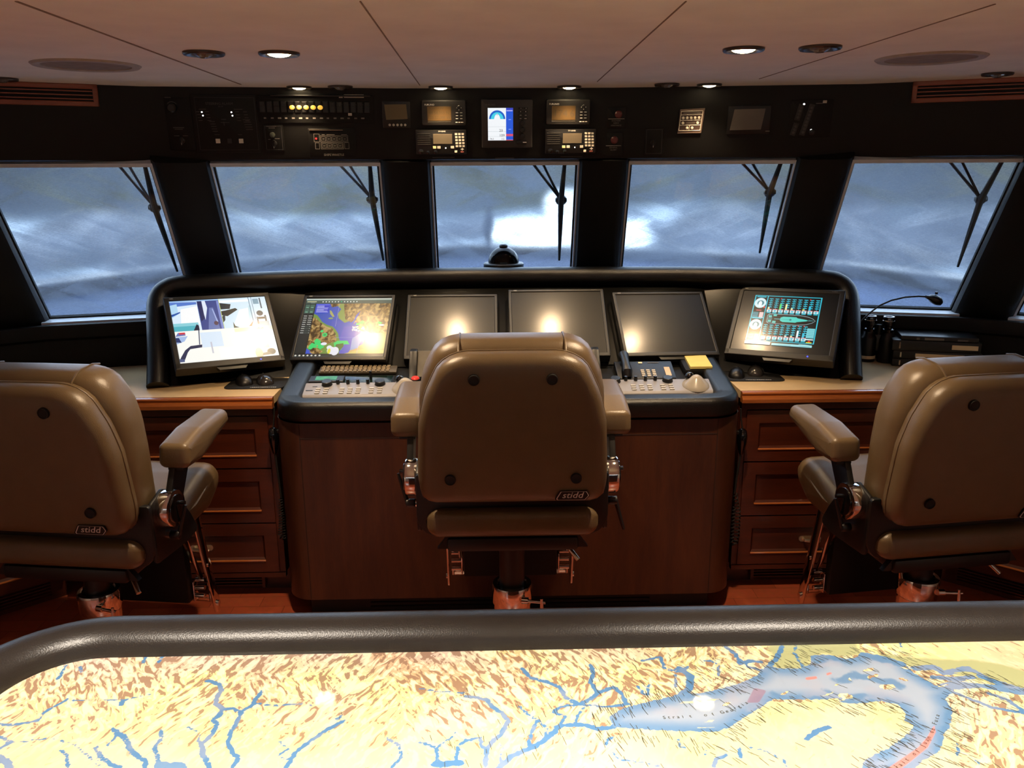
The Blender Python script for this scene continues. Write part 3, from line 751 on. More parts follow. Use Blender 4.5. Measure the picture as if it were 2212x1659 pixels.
def screen_obj(name, polys, w, h, parent, m, z=0.0, mats=None):
    """polys: (colour hex, [(u,v)...], material index) in 0..1 screen coordinates, v up; each layer a hair in front of the last"""
    bm = bmesh.new(); lay = bm.loops.layers.float_color.new('col')
    for k, pl in enumerate(polys):
        col, pts = pl[0], pl[1]; mi = pl[2] if len(pl) > 2 else 0; c = lin(col)
        try: f = bm.faces.new([bm.verts.new(((u-.5)*w, (v-.5)*h, z+k*.000012)) for u, v in pts])
        except ValueError: continue
        f.normal_update()
        if f.normal.z < 0: f.normal_flip()
        f.material_index = mi
        for lp in f.loops: lp[lay] = c+(1,)
    me = bpy.data.meshes.new(name); bm.to_mesh(me); bm.free()
    for q in (mats or [m]): me.materials.append(q)
    o = bpy.data.objects.new(name, me); COL.objects.link(o); o.parent = parent; return o
def R(u0, v0, u1, v1): return [(u0, v0), (u1, v0), (u1, v1), (u0, v1)]
def C(u, v, r, ry=None, n=18, a0=0, a1=2*PI): ry = ry or r; return [(u+r*math.cos(a0+(a1-a0)*k/n), v+ry*math.sin(a0+(a1-a0)*k/n)) for k in range(n+(0 if a1-a0 > 6 else 1))]
def frame_lines(u0, v0, u1, v1, t, c): return [(c, R(u0, v0, u1, v0+t)), (c, R(u0, v1-t, u1, v1)), (c, R(u0, v0, u0+t, v1)), (c, R(u1-t, v0, u1, v1))]

def monitor(px, pl, lab, kind, thick=.035, bez=.013, lift=.030, tr=True):
    """px: outer corners TL TR BR BL in the photograph, found on the hood plane moved out by the monitor's depth"""
    p0, n = pl; q = p0+n*(lift)
    c = [at_p(x, y, q, n) for x, y in px]
    ctr = sum(c, V((0, 0, 0)))/4; r = ((c[1]-c[0])+(c[2]-c[3])).normalized(); u = n.cross(r)
    w = ((c[1]-c[0]).length+(c[2]-c[3]).length)/2; h = ((c[0]-c[3]).dot(u)+(c[1]-c[2]).dot(u))/2
    t = thing('monitor', lab, 'monitor', frame(ctr, r, u), 'monitors set in the instrument hood')
    b = MB(); B = bez; d = thick
    b.box((0, h/2-B/2, -d/2+.004), (w, B, d), .003); b.box((0, -h/2+B*.7, -d/2+.004), (w, B*1.4, d), .003)
    for s in (-1, 1): b.box((s*(w/2-B/2), 0, -d/2+.004), (B, h-.004, d), .003)
    b.box((0, 0, -d/2-.004), (w-.01, h-.01, d-.012)); 
    if lift == 0: b.box((0, -.01, -d-.03), (w*.55, h*.55, .07))
    hs = b.obj('bezel', DGREY if kind != 'map' else BLACKP, t, smooth=0)
    sw, sh = w-2*B, h-2.4*B; sy = B*.2
    polys, mats = KINDS[kind](); o = screen_obj('screen', polys, sw, sh, t, None, 0, mats); o.location = (0, sy, .0005)
    b = MB(); b.prism([(-.06, -h/2-.001), (.06, -h/2-.001), (.05, -h/2-.016), (-.05, -h/2-.016)], -.02, -.002); b.obj('base_tab', BLACKP, t, smooth=0)
    text('maker_lettering', 'NEC', .0075, T(-w/2+.03, h/2-B/2, .0045), WHITET, t)
    if kind in ('cctv', 'gauges'):
        MB().cyl((w*.27, -h/2+B*.7, .003), (w*.27, -h/2+B*.7, .0055), .003, n=12).obj('power_light', LEDB, t)
    if kind in ('cctv', 'gauges', 'off_big'): text('model_lettering', 'MultiSync', .006, T(w/2-.04, h/2-B/2, .0045), GREYT, t)
    return t
def k_off(): return [('1c1916', R(0, 0, 1, 1))], [SCR_OFF]
def k_cctv():
    P = [('f4f9ff', R(0, 0, 1, 1))]; a = P.append
    # top left picture : quay and side deck
    a(('dff0ff', R(0, .5, .5, 1))); a(('5b7fd0', [(0, .9), (.27, .93), (.27, .97), (0, .98)])); a(('9cc4f0', [(0, .98), (.5, .98), (.5, 1), (0, 1)]))
    a(('b6dcf6', [(0, .72), (.07, .78), (.07, .95), (0, .93)])); a(('2f55a8', [(0, .74), (.09, .80), (.09, .82), (.03, .79), (0, .78)]))
    a(('ffffff', [(.08, .62), (.27, .6), (.27, .9), (.1, .86)])); a(('57b6c4', R(0, .5, .24, .6))); a(('8fd3de', R(0, .58, .25, .63)))
    a(('3c4a8c', [(.275, .5), (.5, .5), (.5, .98), (.275, .98)])); a(('262c5c', [(.285, .64), (.335, .7), (.32, .98), (.28, .98)])); a(('e4eefc', [(.33, .66), (.37, .86), (.36, .98), (.325, .98), (.325, .76)]))
    a(('6c7cb4', [(.34, .5), (.46, .5), (.43, .86), (.39, .86)])); a(('a9b8e6', [(.44, .62), (.455, .62), (.425, .84), (.415, .84)])); a(('5c4450', C(.43, .6, .022, .035)))
    a(('7f8ed0', R(.475, .5, .5, .97))); a(('181d38', [(.19, .5), (.25, .5), (.25, .58), (.23, .6)]))
    # top right picture : boarding deck
    a(('d6ecfa', R(.505, .5, 1, 1))); a(('ffffff', R(.505, .93, .82, .97))); a(('16242e', [(.505, .82), (.60, .82), (.62, .9), (.505, .93)])); a(('101a20', [(.505, .72), (.56, .7), (.68, .80), (.66, .83), (.56, .80), (.505, .79)]))
    a(('26343c', [(.505, .6), (.53, .64), (.54, .74), (.505, .7)])); a(('ffffff', [(.6, .53), (.77, .53), (.8, .82), (.7, .8)])); a(('bfe0ee', [(.77, .55), (.82, .55), (.83, .86), (.80, .86)]))
    a(('4f7898', R(.815, .6, .822, 1))); a(('5f86a4', R(.845, .62, .851, 1))); a(('78a4bc', [(.83, .5), (.98, .5), (.98, .58), (.85, .58)])); a(('203848', C(.905, .72, .035, .045))); a(('16242e', R(.87, .62, .95, .655))); a(('2c4c60', R(.86, .54, .875, .66)))
    a(('2c4858', R(.945, .58, .965, .68))); a(('345468', R(.93, .8, .945, .98))); a(('7da2b8', [(.86, .88), (.92, .88), (.92, .97), (.86, .97)])); a(('8a6a58', [(.76, .51), (.79, .51), (.82, .6)]))
    a(('4a5040', [(.6, .5), (.66, .5), (.62, .53), (.605, .6)])); a(('d9e86a', R(.5, .5, .505, 1)))
    # lower picture : bright quay with rail
    a(('fdfdf6', R(0, 0, 1, .5))); a(('f1f3c8', [(.6, .43), (1, .43), (1, .5), (.6, .49)])); a(('b8b860', [(.83, .46), (.86, .49), (.87, .46), (.9, .485), (.91, .455), (.83, .45)]))
    a(('6a78b8', [(0, .42), (.1, .43), (.1, .48), (.03, .48)])); a(('d03a48', R(.04, .45, .1, .48))); a(('a8c0ea', [(0, .3), (.08, .34), (.12, .42), (0, .41)])); a(('2b3a6c', [(0, .33), (.05, .32), (.03, .40), (0, .4)]))
    a(('3a4668', [(.215, .27), (.225, .27), (.245, .5), (.235, .5)])); a(('dcecfc', R(.245, .22, .46, .46)))
    a(('2c3050', [(0, .05), (.05, .05), (.09, .16), (.12, .21), (.24, .225), (.245, .27), (.13, .26), (.07, .2), (.02, .1)])); a(('505a84', [(0, .02), (.045, .02), (.05, .06), (0, .07)]))
    a(('fbfbfb', R(.4, .03, .74, .2))); a(('c8c8d4', R(.33, .12, .345, .3))); a(('f6f2c0', R(.8, .14, .92, .36))); a(('d9d48a', R(.81, .2, .815, .34))); a(('d8c0a4', C(.8, .06, .04, .09))); a(('77766c', C(.93, .075, .045, .05))); a(('8c897c', [(.83, .02), (.94, .03), (.9, .07), (.84, .06)]))
    return P, [SCR_ON]
def k_map():
    P = [('1b1d1c', R(0, 0, 1, 1))]; a = P.append
    a(('c9d6cf', R(0, .965, 1, .985))); a(('45564e', R(0, .90, 1, .965))); a(('5d7266', R(0, .945, 1, .962))); a(('2a302d', R(0, 0, 1, .035)))
    for k in range(12): a((('dfe8e2', '35c08a')[k == 6], C(.2+.036*k, .93, .008, .011, 8)))
    a(('c8c49a', R(.015, .925, .125, .94))); a(('9fb0a4', R(.06, .908, .11, .914)))
    # sea and water
    a(('2f4fb4', R(.125, .05, 1, .895))); a(('3d52b8', [(.35, .05), (.62, .05), (.62, .6), (.35, .6)])); a(('5358c0', [(.45, .05), (.66, .05), (.66, .5), (.5, .5)]))
    a(('3a55c8', R(.125, .05, .22, .13)))
    G, G2, W_ = '3fae54', '35d06c', 'e4e6f0'
    # west land (lower left) with green coast, then brown relief
    a(('6f8f3c', [(.125, .72), (.17, .69), (.24, .58), (.3, .53), (.37, .5), (.41, .45), (.45, .38), (.47, .3), (.5, .22), (.5, .05), (.22, .05), (.125, .14)]))
    P.append(('000000', [(.125, .66), (.16, .64), (.22, .57), (.30, .5), (.37, .47), (.42, .38), (.44, .3), (.45, .26), (.38, .22), (.3, .18), (.24, .1), (.18, .09), (.125, .16)], 1))
    P.append(('000000', [(.16, .08), (.25, .12), (.32, .09), (.28, .05), (.2, .05)], 1))
    # north and east land
    a(('8a9a50', [(.34, .895), (.6, .895), (.6, .7), (.57, .6), (.5, .56), (.42, .64), (.4, .72), (.43, .8)]))
    P.append(('000000', [(.45, .895), (1, .895), (1, .56), (.86, .5), (.7, .5), (.62, .58), (.61, .54), (.56, .58), (.5, .62), (.48, .72)], 1))
    P.append(('000000', [(.29, .895), (.42, .895), (.38, .85), (.32, .83)], 1))
    a(('3a52c0', [(.55, .53), (.6, .54), (.66, .76), (.62, .7), (.6, .6)]))
    a(('c8a86a', [(.62, .5), (.8, .52), (1, .55), (1, .05), (.6, .05), (.62, .12), (.75, .2), (.78, .38), (.68, .44)])); P.append(('000000', [(.66, .52), (1, .60), (1, .40), (.82, .38), (.72, .46)], 1))
    a(('8d9fd0', [(.62, .1), (.7, .14), (.74, .3), (.72, .4), (.62, .3)]))
    a(('cfc070', [(.56, .05), (1, .05), (1, .1), (.75, .12), (.64, .08)]))
    # islands and returns
    a(('a9a860', [(.3, .78), (.32, .77), (.37, .67), (.35, .66), (.31, .72)])); a(('8aa05a', C(.33, .64, .03, .015, 8)))
    for u, v, r in ((.19, .18, .055), (.24, .22, .05), (.22, .27, .03), (.28, .16, .04), (.17, .15, .03), (.7, .56, .035), (.66, .54, .025), (.9, .56, .03)): a((G2, [(u+r*f*math.cos(t), v+r*f*math.sin(t)) for t, f in [(k*PI/7, random.uniform(.6, 1.15)) for k in range(14)]]))
    a((G2, [(.42, .22), (.46, .26), (.57, .26), (.6, .2), (.54, .2), (.52, .12), (.48, .06), (.4, .05), (.45, .12)])); a(('4d6a2e', [(.45, .2), (.53, .22), (.54, .17), (.5, .09), (.44, .1)]))
    a((G2, C(.3, .36, .03, .035, 10))); a(('2c9a4c', C(.3, .36, .016, .018, 10))); a((G2, C(.26, .42, .018, .022, 10)))
    a((W_, C(.31, .21, .035, .025, 12))); a((W_, C(.41, .1, .05, .06, 12))); a((W_, C(.45, .09, .045, .07, 12))); a((W_, C(.38, .15, .03, .035, 10))); a(('e0dc40', C(.385, .09, .018, .045, 10)))
    for k in range(26): a(('eef0e2', C(random.uniform(.6, .74), random.uniform(.42, .5), random.uniform(.004, .014), random.uniform(.006, .014), 7)))
    a(('f2f0e4', C(.93, .52, .035, .015, 9)))
    for u in (.4, .7): a(('b8bce8', R(u, .05 if u > .5 else .5, u+.0025, .35 if u > .5 else .88)))
    a(('9aa0e0', R(.42, .31, .7, .3135)))
    # menu column
    a(('2b3a34', R(.0, .72, .12, .89)))
    for r in range(2):
        for k in range(2): a(('456355', R(.008+.056*k, .81-.08*r, .056+.056*k, .88-.08*r))); a(('8fd0ae', R(.018+.056*k, .825-.08*r, .046+.056*k, .833-.08*r)))
    a(('202322', R(0, .05, .118, .715)))
    for r in range(9):
        a(('c6cac4', R(.012, .675-.036*r, .05, .685-.036*r)));
        if r < 5: a(('c6cac4', R(.068, .675-.036*r, .112, .685-.036*r)))
        else: a(('3b4340', R(.052, .668-.036*r, .118, .692-.036*r))); a(('aab0aa', R(.106, .675-.036*r, .114, .685-.036*r)))
    # blue text window
    a(('2b34c0', R(.135, .73, .29, .885))); a(('5560d8', R(.135, .865, .29, .885)))
    for r in range(7): a(('c4cbf4', R(.143, .85-.018*r, random.uniform(.22, .285), .857-.018*r)))
    for k in range(7): a(('d4d0c4', C(.02+.045*k, .018, .012, .013, 10)))
    return P, [SCR_ON, SCR_LAND]
def k_gauges():
    Cn, P = '35c4dc', [('060708', R(0, 0, 1, 1))]; a = P.append
    u0, u1, v0, v1 = .135, .835, .145, .93
    def U(x): return u0+(u1-u0)*x
    def Vv(y): return v0+(v1-v0)*y
    def r_(c, x0, y0, x1, y1): a((c, R(U(x0), Vv(y0), U(x1), Vv(y1))))
    r_('0a0d10', 0, 0, 1, 1)
    for c_, pts in frame_lines(U(0), Vv(0.02), U(1), Vv(1), .011, Cn): a((c_, pts))
    r_(Cn, .19, .02, .205, 1); r_(Cn, 0, .50, .2, .52)
    for y in (.83, .36):
        a(('d8f0f6', C(U(.1), Vv(y), .062, .088, 22))); a(('4c8a98', C(U(.105), Vv(y), .036, .045, 14))); a(('eef8fa', C(U(.1), Vv(y-.02), .02, .05, 10))); a(('e05048', C(U(.1)+.05, Vv(y-.09), .012, .016, 8)))
        r_(Cn, .03, y+.125, .17, y+.145); r_('c8566a', .06, y-.17, .14, y-.15)
        for k in range(5): r_('2aa8c0', .02, y-.215-.022*k, .105, y-.203-.022*k)
        r_('e8c8cc', .12, y-.32, .18, y-.2)
    def bank(n, x0, x1, yb, yt, fills, reds):
        for k in range(n):
            x = x0+(x1-x0)*k/(n-1); r_('2aa4c4', x-.004, yb+.06, x+.004, yt)
            for j in range(5): r_(Cn, x-.026, yb+.10+(yt-yb-.1)*j/4.2, x+.03, yb+.116+(yt-yb-.1)*j/4.2)
            r_('d6e6ea', x-.035, yb, x+.035, yb+.055); r_('e29aa0', x-.03, yb+.045, x+.034, yb+.062); a((Cn, [(U(x-.025), Vv(yb+.04)), (U(x+.025), Vv(yb+.04)), (U(x), Vv(yb))])); r_('30b4c8', x-.03, yb-.03, x+.03, yb-.002)
            f = fills.get(k)
            if f: r_(f[0], x-.028, yb+.06, x-.002, yb+.06+f[1])
            if k in reds: a(('e02a20', [(U(x-.035), Vv(yt)), (U(x-.012), Vv(yt)), (U(x-.023), Vv(yt+.03))]))
    bank(9, .255, .945, .645, .93, {0: ('e6e39a', .04), 2: ('58e07a', .12), 3: ('f2f0a8', .12), 4: ('e6e39a', .04), 6: ('c8e060', .03), 7: ('30c0e0', .1)}, (2, 7))
    bank(8, .255, .84, .07, .36, {4: ('d8e8d8', .03), 5: ('e6e39a', .03), 6: ('e8f4f6', .14), 7: ('30c0e0', .1)}, (2, 6, 7))
    # hull plan view
    hull = [(.25, .42), (.28, .39), (.7, .375), (.84, .40), (.92, .44), (.965, .49), (.92, .54), (.84, .575), (.7, .6), (.28, .6), (.25, .57)]
    a(('8aa6b0', [(U(x), Vv(y)) for x, y in hull])); c0 = V((.6, .49)); a(('06090b', [(U(c0.x+(x-c0.x)*.975), Vv(c0.y+(y-c0.y)*.88)) for x, y in hull]))
    a(('4fd4c8', [(U(x), Vv(y)) for x, y in [(.45, .46), (.49, .435), (.68, .435), (.7, .45), (.83, .475), (.86, .49), (.83, .505), (.7, .53), (.68, .55), (.49, .55), (.45, .525)]])); a(('2a7c80', C(U(.60), Vv(.49), .012, .016, 12))); r_('2c8c90', .46, .488, .58, .494)
    a(('38747c', [(U(x), Vv(y)) for x, y in [(.86, .475), (.93, .485), (.93, .5), (.86, .51)]])); r_('4fb4b8', .36, .485, .45, .5)
    for x, y in ((.27, .42), (.27, .52), (.34, .405), (.34, .55)): a(('56c8c4', R(U(x), Vv(y), U(x+.05), Vv(y+.045))))
    r_('3a6c74', .26, .468, .33, .515)
    r_('7cd4dc', .87, .13, .98, .33)
    for k in range(5): r_('2a8494', .88, .15+.035*k, .97, .156+.035*k)
    r_('e4f2f2', .87, .09, .98, .112); a(('d83024', C(U(.925), Vv(.065), .013, .014, 10))); r_('e8e23a', .885, .03, .965, .048)
    a(('9fe0e6', [(U(.4), Vv(-.06)), (U(.98), Vv(-.06)), (U(.98), Vv(-.015)), (U(.88), Vv(-.005)), (U(.8), Vv(-.005)), (U(.78), Vv(-.015)), (U(.4), Vv(-.015))])); r_('5fa8b4', .5, -.045, .68, -.04); r_('5fa8b4', .8, -.045, .95, -.04)
    r_('dff0f0', .0, -.06, .38, -.0)
    return P, [SCR_ON]
KINDS = {'off': k_off, 'off_big': k_off, 'cctv': k_cctv, 'map': k_map, 'gauges': k_gauges}
monitor(((355, 644), (584, 632), (612, 779), (377, 800)), MPL[-1], 'monitor showing bright camera pictures at one end of the hood', 'cctv', lift=0, thick=.05, bez=.02)
monitor(((650, 639), (846, 638), (842, 778), (634, 779)), cpl(743, 709, -5), 'monitor showing a blue and brown chart beside the camera monitor', 'map', lift=.004)
monitor(((879, 638), (1074, 636), (1076, 775), (874, 776)), CPL, 'switched-off monitor next to the blue and brown chart monitor', 'off')
monitor(((1099, 627), (1307, 625), (1314, 769), (1101, 772)), CPL, 'largest switched-off monitor, behind the middle chair', 'off_big', lift=.045, thick=.045)
monitor(((1332, 633), (1528, 630), (1542, 768), (1339, 770)), cpl(1435, 702, 6), 'switched-off monitor above the telephone and yellow notes', 'off', lift=.004)
monitor(((1594, 618), (1821, 630), (1806, 781), (1570, 766)), MPL[1], 'monitor showing cyan gauges, next to the binoculars', 'gauges', lift=0, thick=.05, bez=.02)

# ================================================================ HELM CHAIRS
def chair(X, dz, label, lever=(1, -1), rod=1, yaw=0.0):
    t = thing('helm_chair', label, 'chair', T(X, 2.45, 0) @ Matrix.Rotation(math.radians(yaw), 4, 'Z'), 'helm chairs facing the windows')
    def up(o): o.location.z = dz; return o
    # pedestal
    b = MB(); b.lathe([(0, 0), (.15, 0), (.155, .006), (.15, .014), (.075, .022), (.068, .05), (.060, .06), (.060, .30), (.0635, .302), (.0655, .306), (.0655, .362), (.063, .370), (.050, .371), (.044, .366), (.044, .30), (0, .30)], 40)
    b.obj('pedestal_sleeve', CHROME, t, smooth=40)
    b = MB(); b.cyl((0, 0, .305), (0, 0, .60+dz), .041, n=32); b.cyl((0, 0, .505+dz), (0, 0, .56+dz), .046, .075, n=32); b.obj('pedestal_column', FRAMEM, t)
    b = MB(); b.cyl((.03, -.062, .338), (.105, -.078, .338), .0055, n=12); b.cyl((.092, -.078, .352), (.094, -.082, .300), .0045, .0065, n=12); b.cyl((.03, -.060, .338), (.05, -.064, .338), .011, n=16); b.obj('clamp_handle', CHROME, t)
    # seat frame
    b = MB(); b.box((0, .03, .575), (.40, .36, .045), .01); b.box((0, .05, .545), (.20, .22, .03), .008)
    b.prism(fillet([(-.290, .598), (.290, .598), (.290, .80), (-.290, .80)], [.065, .065, .01, .01]), .0, .022, frame((0, -.112, 0), (1, 0, 0), (0, 0, 1)), bev=.004)
    for s in (-1, 1): b.prism(fillet([(-.125, .61), (.06, .60), (.14, .61), (.10, .68), (.02, .79), (-.05, .825), (-.125, .80)], .015, 3), .0, .012, frame((s*.284-.006, 0, 0), (0, 1, 0), (0, 0, 1)), bev=.003)
    b.prism([(-.23, .56), (-.20, .60), (.20, .60), (.23, .56)], 0, .02, frame((0, -.118, 0), (1, 0, 0), (0, 0, 1)))
    up(b.obj('seat_frame', FRAMEM, t, smooth=40))
    # seat cushion
    prof = fillet([(-.175, .605), (.12, .595), (.30, .605), (.385, .66), (.405, .715), (.36, .765), (.27, .752), (.12, .708), (-.165, .690)], [.03, .05, .06, .05, .05, .05, .1, .1, .03], 4)
    up(MB().pillow(prof, -.262, .262, .045, M=frame((0, 0, 0), (0, 1, 0), (0, 0, 1)), crown=(.006, .006)).obj('seat_cushion', LEATHER, t, smooth=60))
    # backrest: front bolster and rear shell
    rec = V((0, -.10, 1)); Mb = frame((0, -.23, .735), (1, 0, 0), rec)
    half = [(.0, .472), (.155, .471), (.195, .461), (.224, .440), (.256, .380), (.270, .31), (.272, .21), (.266, .02), (.25, .005)]
    o = [(x, v) for x, v in half]+[(-x, v) for x, v in half[::-1][:-1]]
    o = resample(fillet(o, .06, 4), 72)
    bo = up(MB().pillow(o, -.225, -.075, .055, M=Mb, crown=(.0, .0), seg=6).obj('back_cushion', LEATHER, t, smooth=60))
    half = [(.0, .456), (.140, .455), (.185, .438), (.213, .410), (.247, .335), (.267, .25), (.275, .08), (.268, .018), (.235, .0)]
    o = [(x, v) for x, v in half]+[(-x, v) for x, v in half[::-1]]
    o = resample(fillet(o[:-1], .07, 4), 72)
    bk = up(MB().pillow(o, -.105, .0, .040, M=Mb, crown=(0, .004), seg=5).obj('back_shell', LEATHER, t, smooth=60))
    def onback(x, v, w): return Mb @ V((x, v, w))
    # piping where shell meets cushion and the two stitched seams
    P = [onback(x, v, -.062) for x, v in o]
    MB().tube(P, .0028, 6, closed=True).obj('piping', LEATHER, bk, smooth=60)
    for s in (-1, 1): MB().tube([onback(s*.150, v, w) for v, w in ((.441, -.060), (.456, -.082), (.4685, -.105), (.4725, -.13), (.471, -.18), (.460, -.215))], .0028, 6).obj('seam', LEATHER, bo, smooth=60)
    for x, v in ((-.107, .392), (.107, .392), (-.180, .09), (.180, .09)):
        MB().lathe([(0, -.004), (.0165, -.004), (.0155, .0045), (.0135, .0055), (.012, .003), (.007, .0015), (0, .0015)], 20, Mb @ T(x, v, .004)).obj('button', RUBBER, bk)
    Ml = Mb @ T(.169, .036, .0042)
    b = MB(); pl = fillet([(-.052, -.0145), (.040, -.0145), (.052, .0), (.044, .0145), (-.036, .0145)], .004, 3); b.prism(pl, -.002, .0022, Ml); lg = b.obj('logo_plate', BLACKP, bk, smooth=0)
    b = MB(); a = [V((*p, 0)) for p in pl]; c = sum(a, V((0, 0, 0)))/len(a)
    for k in range(len(a)):
        p, q = a[k], a[(k+1) % len(a)]; p1, q1 = c+(p-c)*.93, c+(q-c)*.93; p2, q2 = c+(p-c)*.88, c+(q-c)*.88; z = V((0, 0, .0026)); b.face([Ml @ (v+z) for v in (p1, q1, q2, p2)])
    b.obj('logo_border', WHITET, lg, smooth=0)
    text('logo_lettering', 'stidd', .027, Ml @ T(.001, .001, .0026), WHITET, lg, shear=.25, sx=1.15)
    # armrests
    for s in (-1, 1):
        pr = fillet([(-.038, .882), (.07, .880), (.19, .918), (.275, .943), (.262, .992), (.08, .982), (-.028, .957)], [.02, .06, .05, .018, .022, .08, .02], 4)
        pad = up(MB().pillow(pr, -.050, .050, .024, M=frame((s*.322, 0, 0), (0, 1, 0), (0, 0, 1)), crown=(.002, .002)).obj('armrest_pad', LEATHER, t, smooth=60))
        b = MB(); b.prism(fillet([(-.095, .75), (-.01, .75), (.075, .885), (-.022, .885)], .01), -.010, .010, frame((s*.312, 0, 0), (0, 1, 0), (0, 0, 1)), bev=.003)
        b.box((s*.322, .03, .878), (.05, .10, .010), .003); up(b.obj('armrest_bracket', FRAMEM, t, smooth=40))
        b = MB(); x0, x1 = sorted((s*.286, s*.326)); b.cyl((s*.286, -.05, .763), (s*.328, -.05, .763), .058, n=40, bev=.006); hub = up(b.obj('pivot_hub', CHROME, t))
        b = MB(); b.cyl((s*.328, -.05, .763), (s*.333, -.05, .763), .044, n=32, bev=.002); b.cyl((s*.333, -.035, .775), (s*.348, -.035, .775), .007, n=12); b.obj('hub_cap', BLACKG, hub)
        b = MB(); b.cyl((s*.287, -.05, .675), (s*.300, -.05, .675), .012, n=16); b.obj('lever_stem', CHROME, hub)
        d = lever[0] if s < 0 else lever[1]
        b = MB(); b.cyl((s*.300, -.05, .675), (s*.330, -.05, .675), .014, n=18, bev=.003)
        e = V((s*.352, -.04 if d > 0 else -.06, .675+.095*d)); q = V((s*.325, -.05, .675)); b.tube([q, q.lerp(e, .3), q.lerp(e, .8), e], [.008, .006, .0055, .004], 8); b.obj('lever_grip', BLACKP, hub)
    # footrest
    for s in (-1, 1):
        b = MB()
        Mf = frame((s*.226, 0, 0), (0, 1, 0), (0, 0, 1))
        b.prism(fillet([(.215, .60), (.262, .60), (.345, .22), (.335, .185), (.310, .195)], .012), -.004, .004, Mf, bev=.0015)
        b.prism(fillet([(.15, .60), (.172, .60), (.278, .36), (.262, .35)], .006), -.004, .004, frame((s*.206, 0, 0), (0, 1, 0), (0, 0, 1)))
        b.cyl((s*.222, .325, .228), (s*.236, .325, .228), .010, n=16); b.cyl((s*.222, .283, .40), (s*.234, .283, .40), .007, n=12)
        up(b.obj('footrest_arm', CHROME, t, smooth=40))
        b = MB()
        for k in range(3): b.cyl((s*.178, .272+.006*k, .285+.028*k), (s*.212, .272+.006*k, .285+.028*k), .009, n=14)
        b.box((s*.174, .28, .30), (.006, .03, .075), .002); up(b.obj('footrest_hinge', CHROME, t))
    b = MB(); b.box((0, 0, 0), (.424, .004, .020), .001, M=T(0, .318, .243) @ Matrix.Rotation(.45, 4, 'X'))
    for s in (-1, 1): b.box((s*.209, .318, .254), (.008, .014, .034), .002)
    up(b.obj('footrest_bar', CHROME, t, smooth=30))
    b = MB(); b.box((0, .262, .43), (.334, .040, .33), .006); b.box((0, .16, .57), (.334, .22, .03), .006); up(b.obj('footrest_board', VINYLD, t, smooth=30))
    # adjustment rods under the seat
    b = MB(); b.cyl((-.165, -.125, .562), (.0, -.125, .556), .0042, n=10); z1 = .528 if rod > 0 else .574
    b.cyl((-.165, -.125, .572 if rod > 0 else .556), (-.160, -.13, z1), .0045, .0062, n=10); up(b.obj('adjuster_rod', STEEL, t))
    b = MB(); b.cyl((.15, -.06, .56), (.182, -.085, .525), .005, n=10); b.cyl((.178, -.082, .529), (.205, -.105, .500), .008, n=12); up(b.obj('tilt_lever', STEEL, t))
    return t
chair(-.004, 0, 'taupe leather helm chair in the middle, standing tallest before the console', (1, -1), 1)
chair(-1.345, -.076, 'taupe leather helm chair on the same side as the camera-picture monitor', (-1, 1), -1, -7.5)
chair(1.345, -.085, 'taupe leather helm chair standing in front of the binoculars and box files', (1, -1), 1, 7.5)

# ================================================================ CHART TABLE
TZ = 1.0
TX0, TX1, TY0, TY1 = -.835, 1.20, .42, 1.185
def chart_table():
    t = thing('chart_table', 'chart table with thick dark padded rim framing a printed coastal chart', 'table', (.18, .8, 0)); off = T(-.18, -.8, 0)
    out = fillet([(TX0, TY0), (TX1, TY0), (TX1, TY1), (TX0, TY1)], [.2, .2, .2, .2], 14)
    b = MB(); b.prism(fillet([(TX0+.14, TY0+.12), (TX1-.14, TY0+.12), (TX1-.14, TY1-.16), (TX0+.14, TY1-.16)], .12, 8), .0, .90, off); b.obj('cabinet_body', CABV, t, smooth=40)
    b = MB(); b.prism([(TX0+.06+(x-TX0)*(1-.12/(TX1-TX0)), TY0+.06+(y-TY0)*(1-.12/(TY1-TY0))) for x, y in out], .90, .975, off); b.obj('table_board', CABV, t, smooth=40)
    # padded rim
    prof = [(-.088, .968)]
    for k in range(15):
        a = PI*1.02-PI*1.30*k/14; prof.append((-.042+.042*math.cos(a), .985+.030*math.sin(a)))
    prof += [(-.004, .925), (-.03, .90), (-.088, .90)]
    P = [V((x, y, 0)) for x, y in out]; N = len(P); rings = []
    for k, p in enumerate(P):
        a = (P[(k+1) % N]-P[k-1]).normalized(); n = V((a.y, -a.x, 0))
        rings.append([p+n*u+V((0, 0, z)) for u, z in prof])
    rings.append(rings[0]); MB().loft(rings, caps=False, M=off).obj('padded_rim', RIMV, t, smooth=60)
    g_ = MB(); gi = [(x, y) for x, y in fillet([(TX0+.082, TY0+.082), (TX1-.082, TY0+.082), (TX1-.082, TY1-.082), (TX0+.082, TY1-.082)], .13, 10)]
    g_.prism(gi, .9795, .9835, off); g_.obj('glass_top', TGLASS, t, smooth=0)
chart_table()
CZ = .979
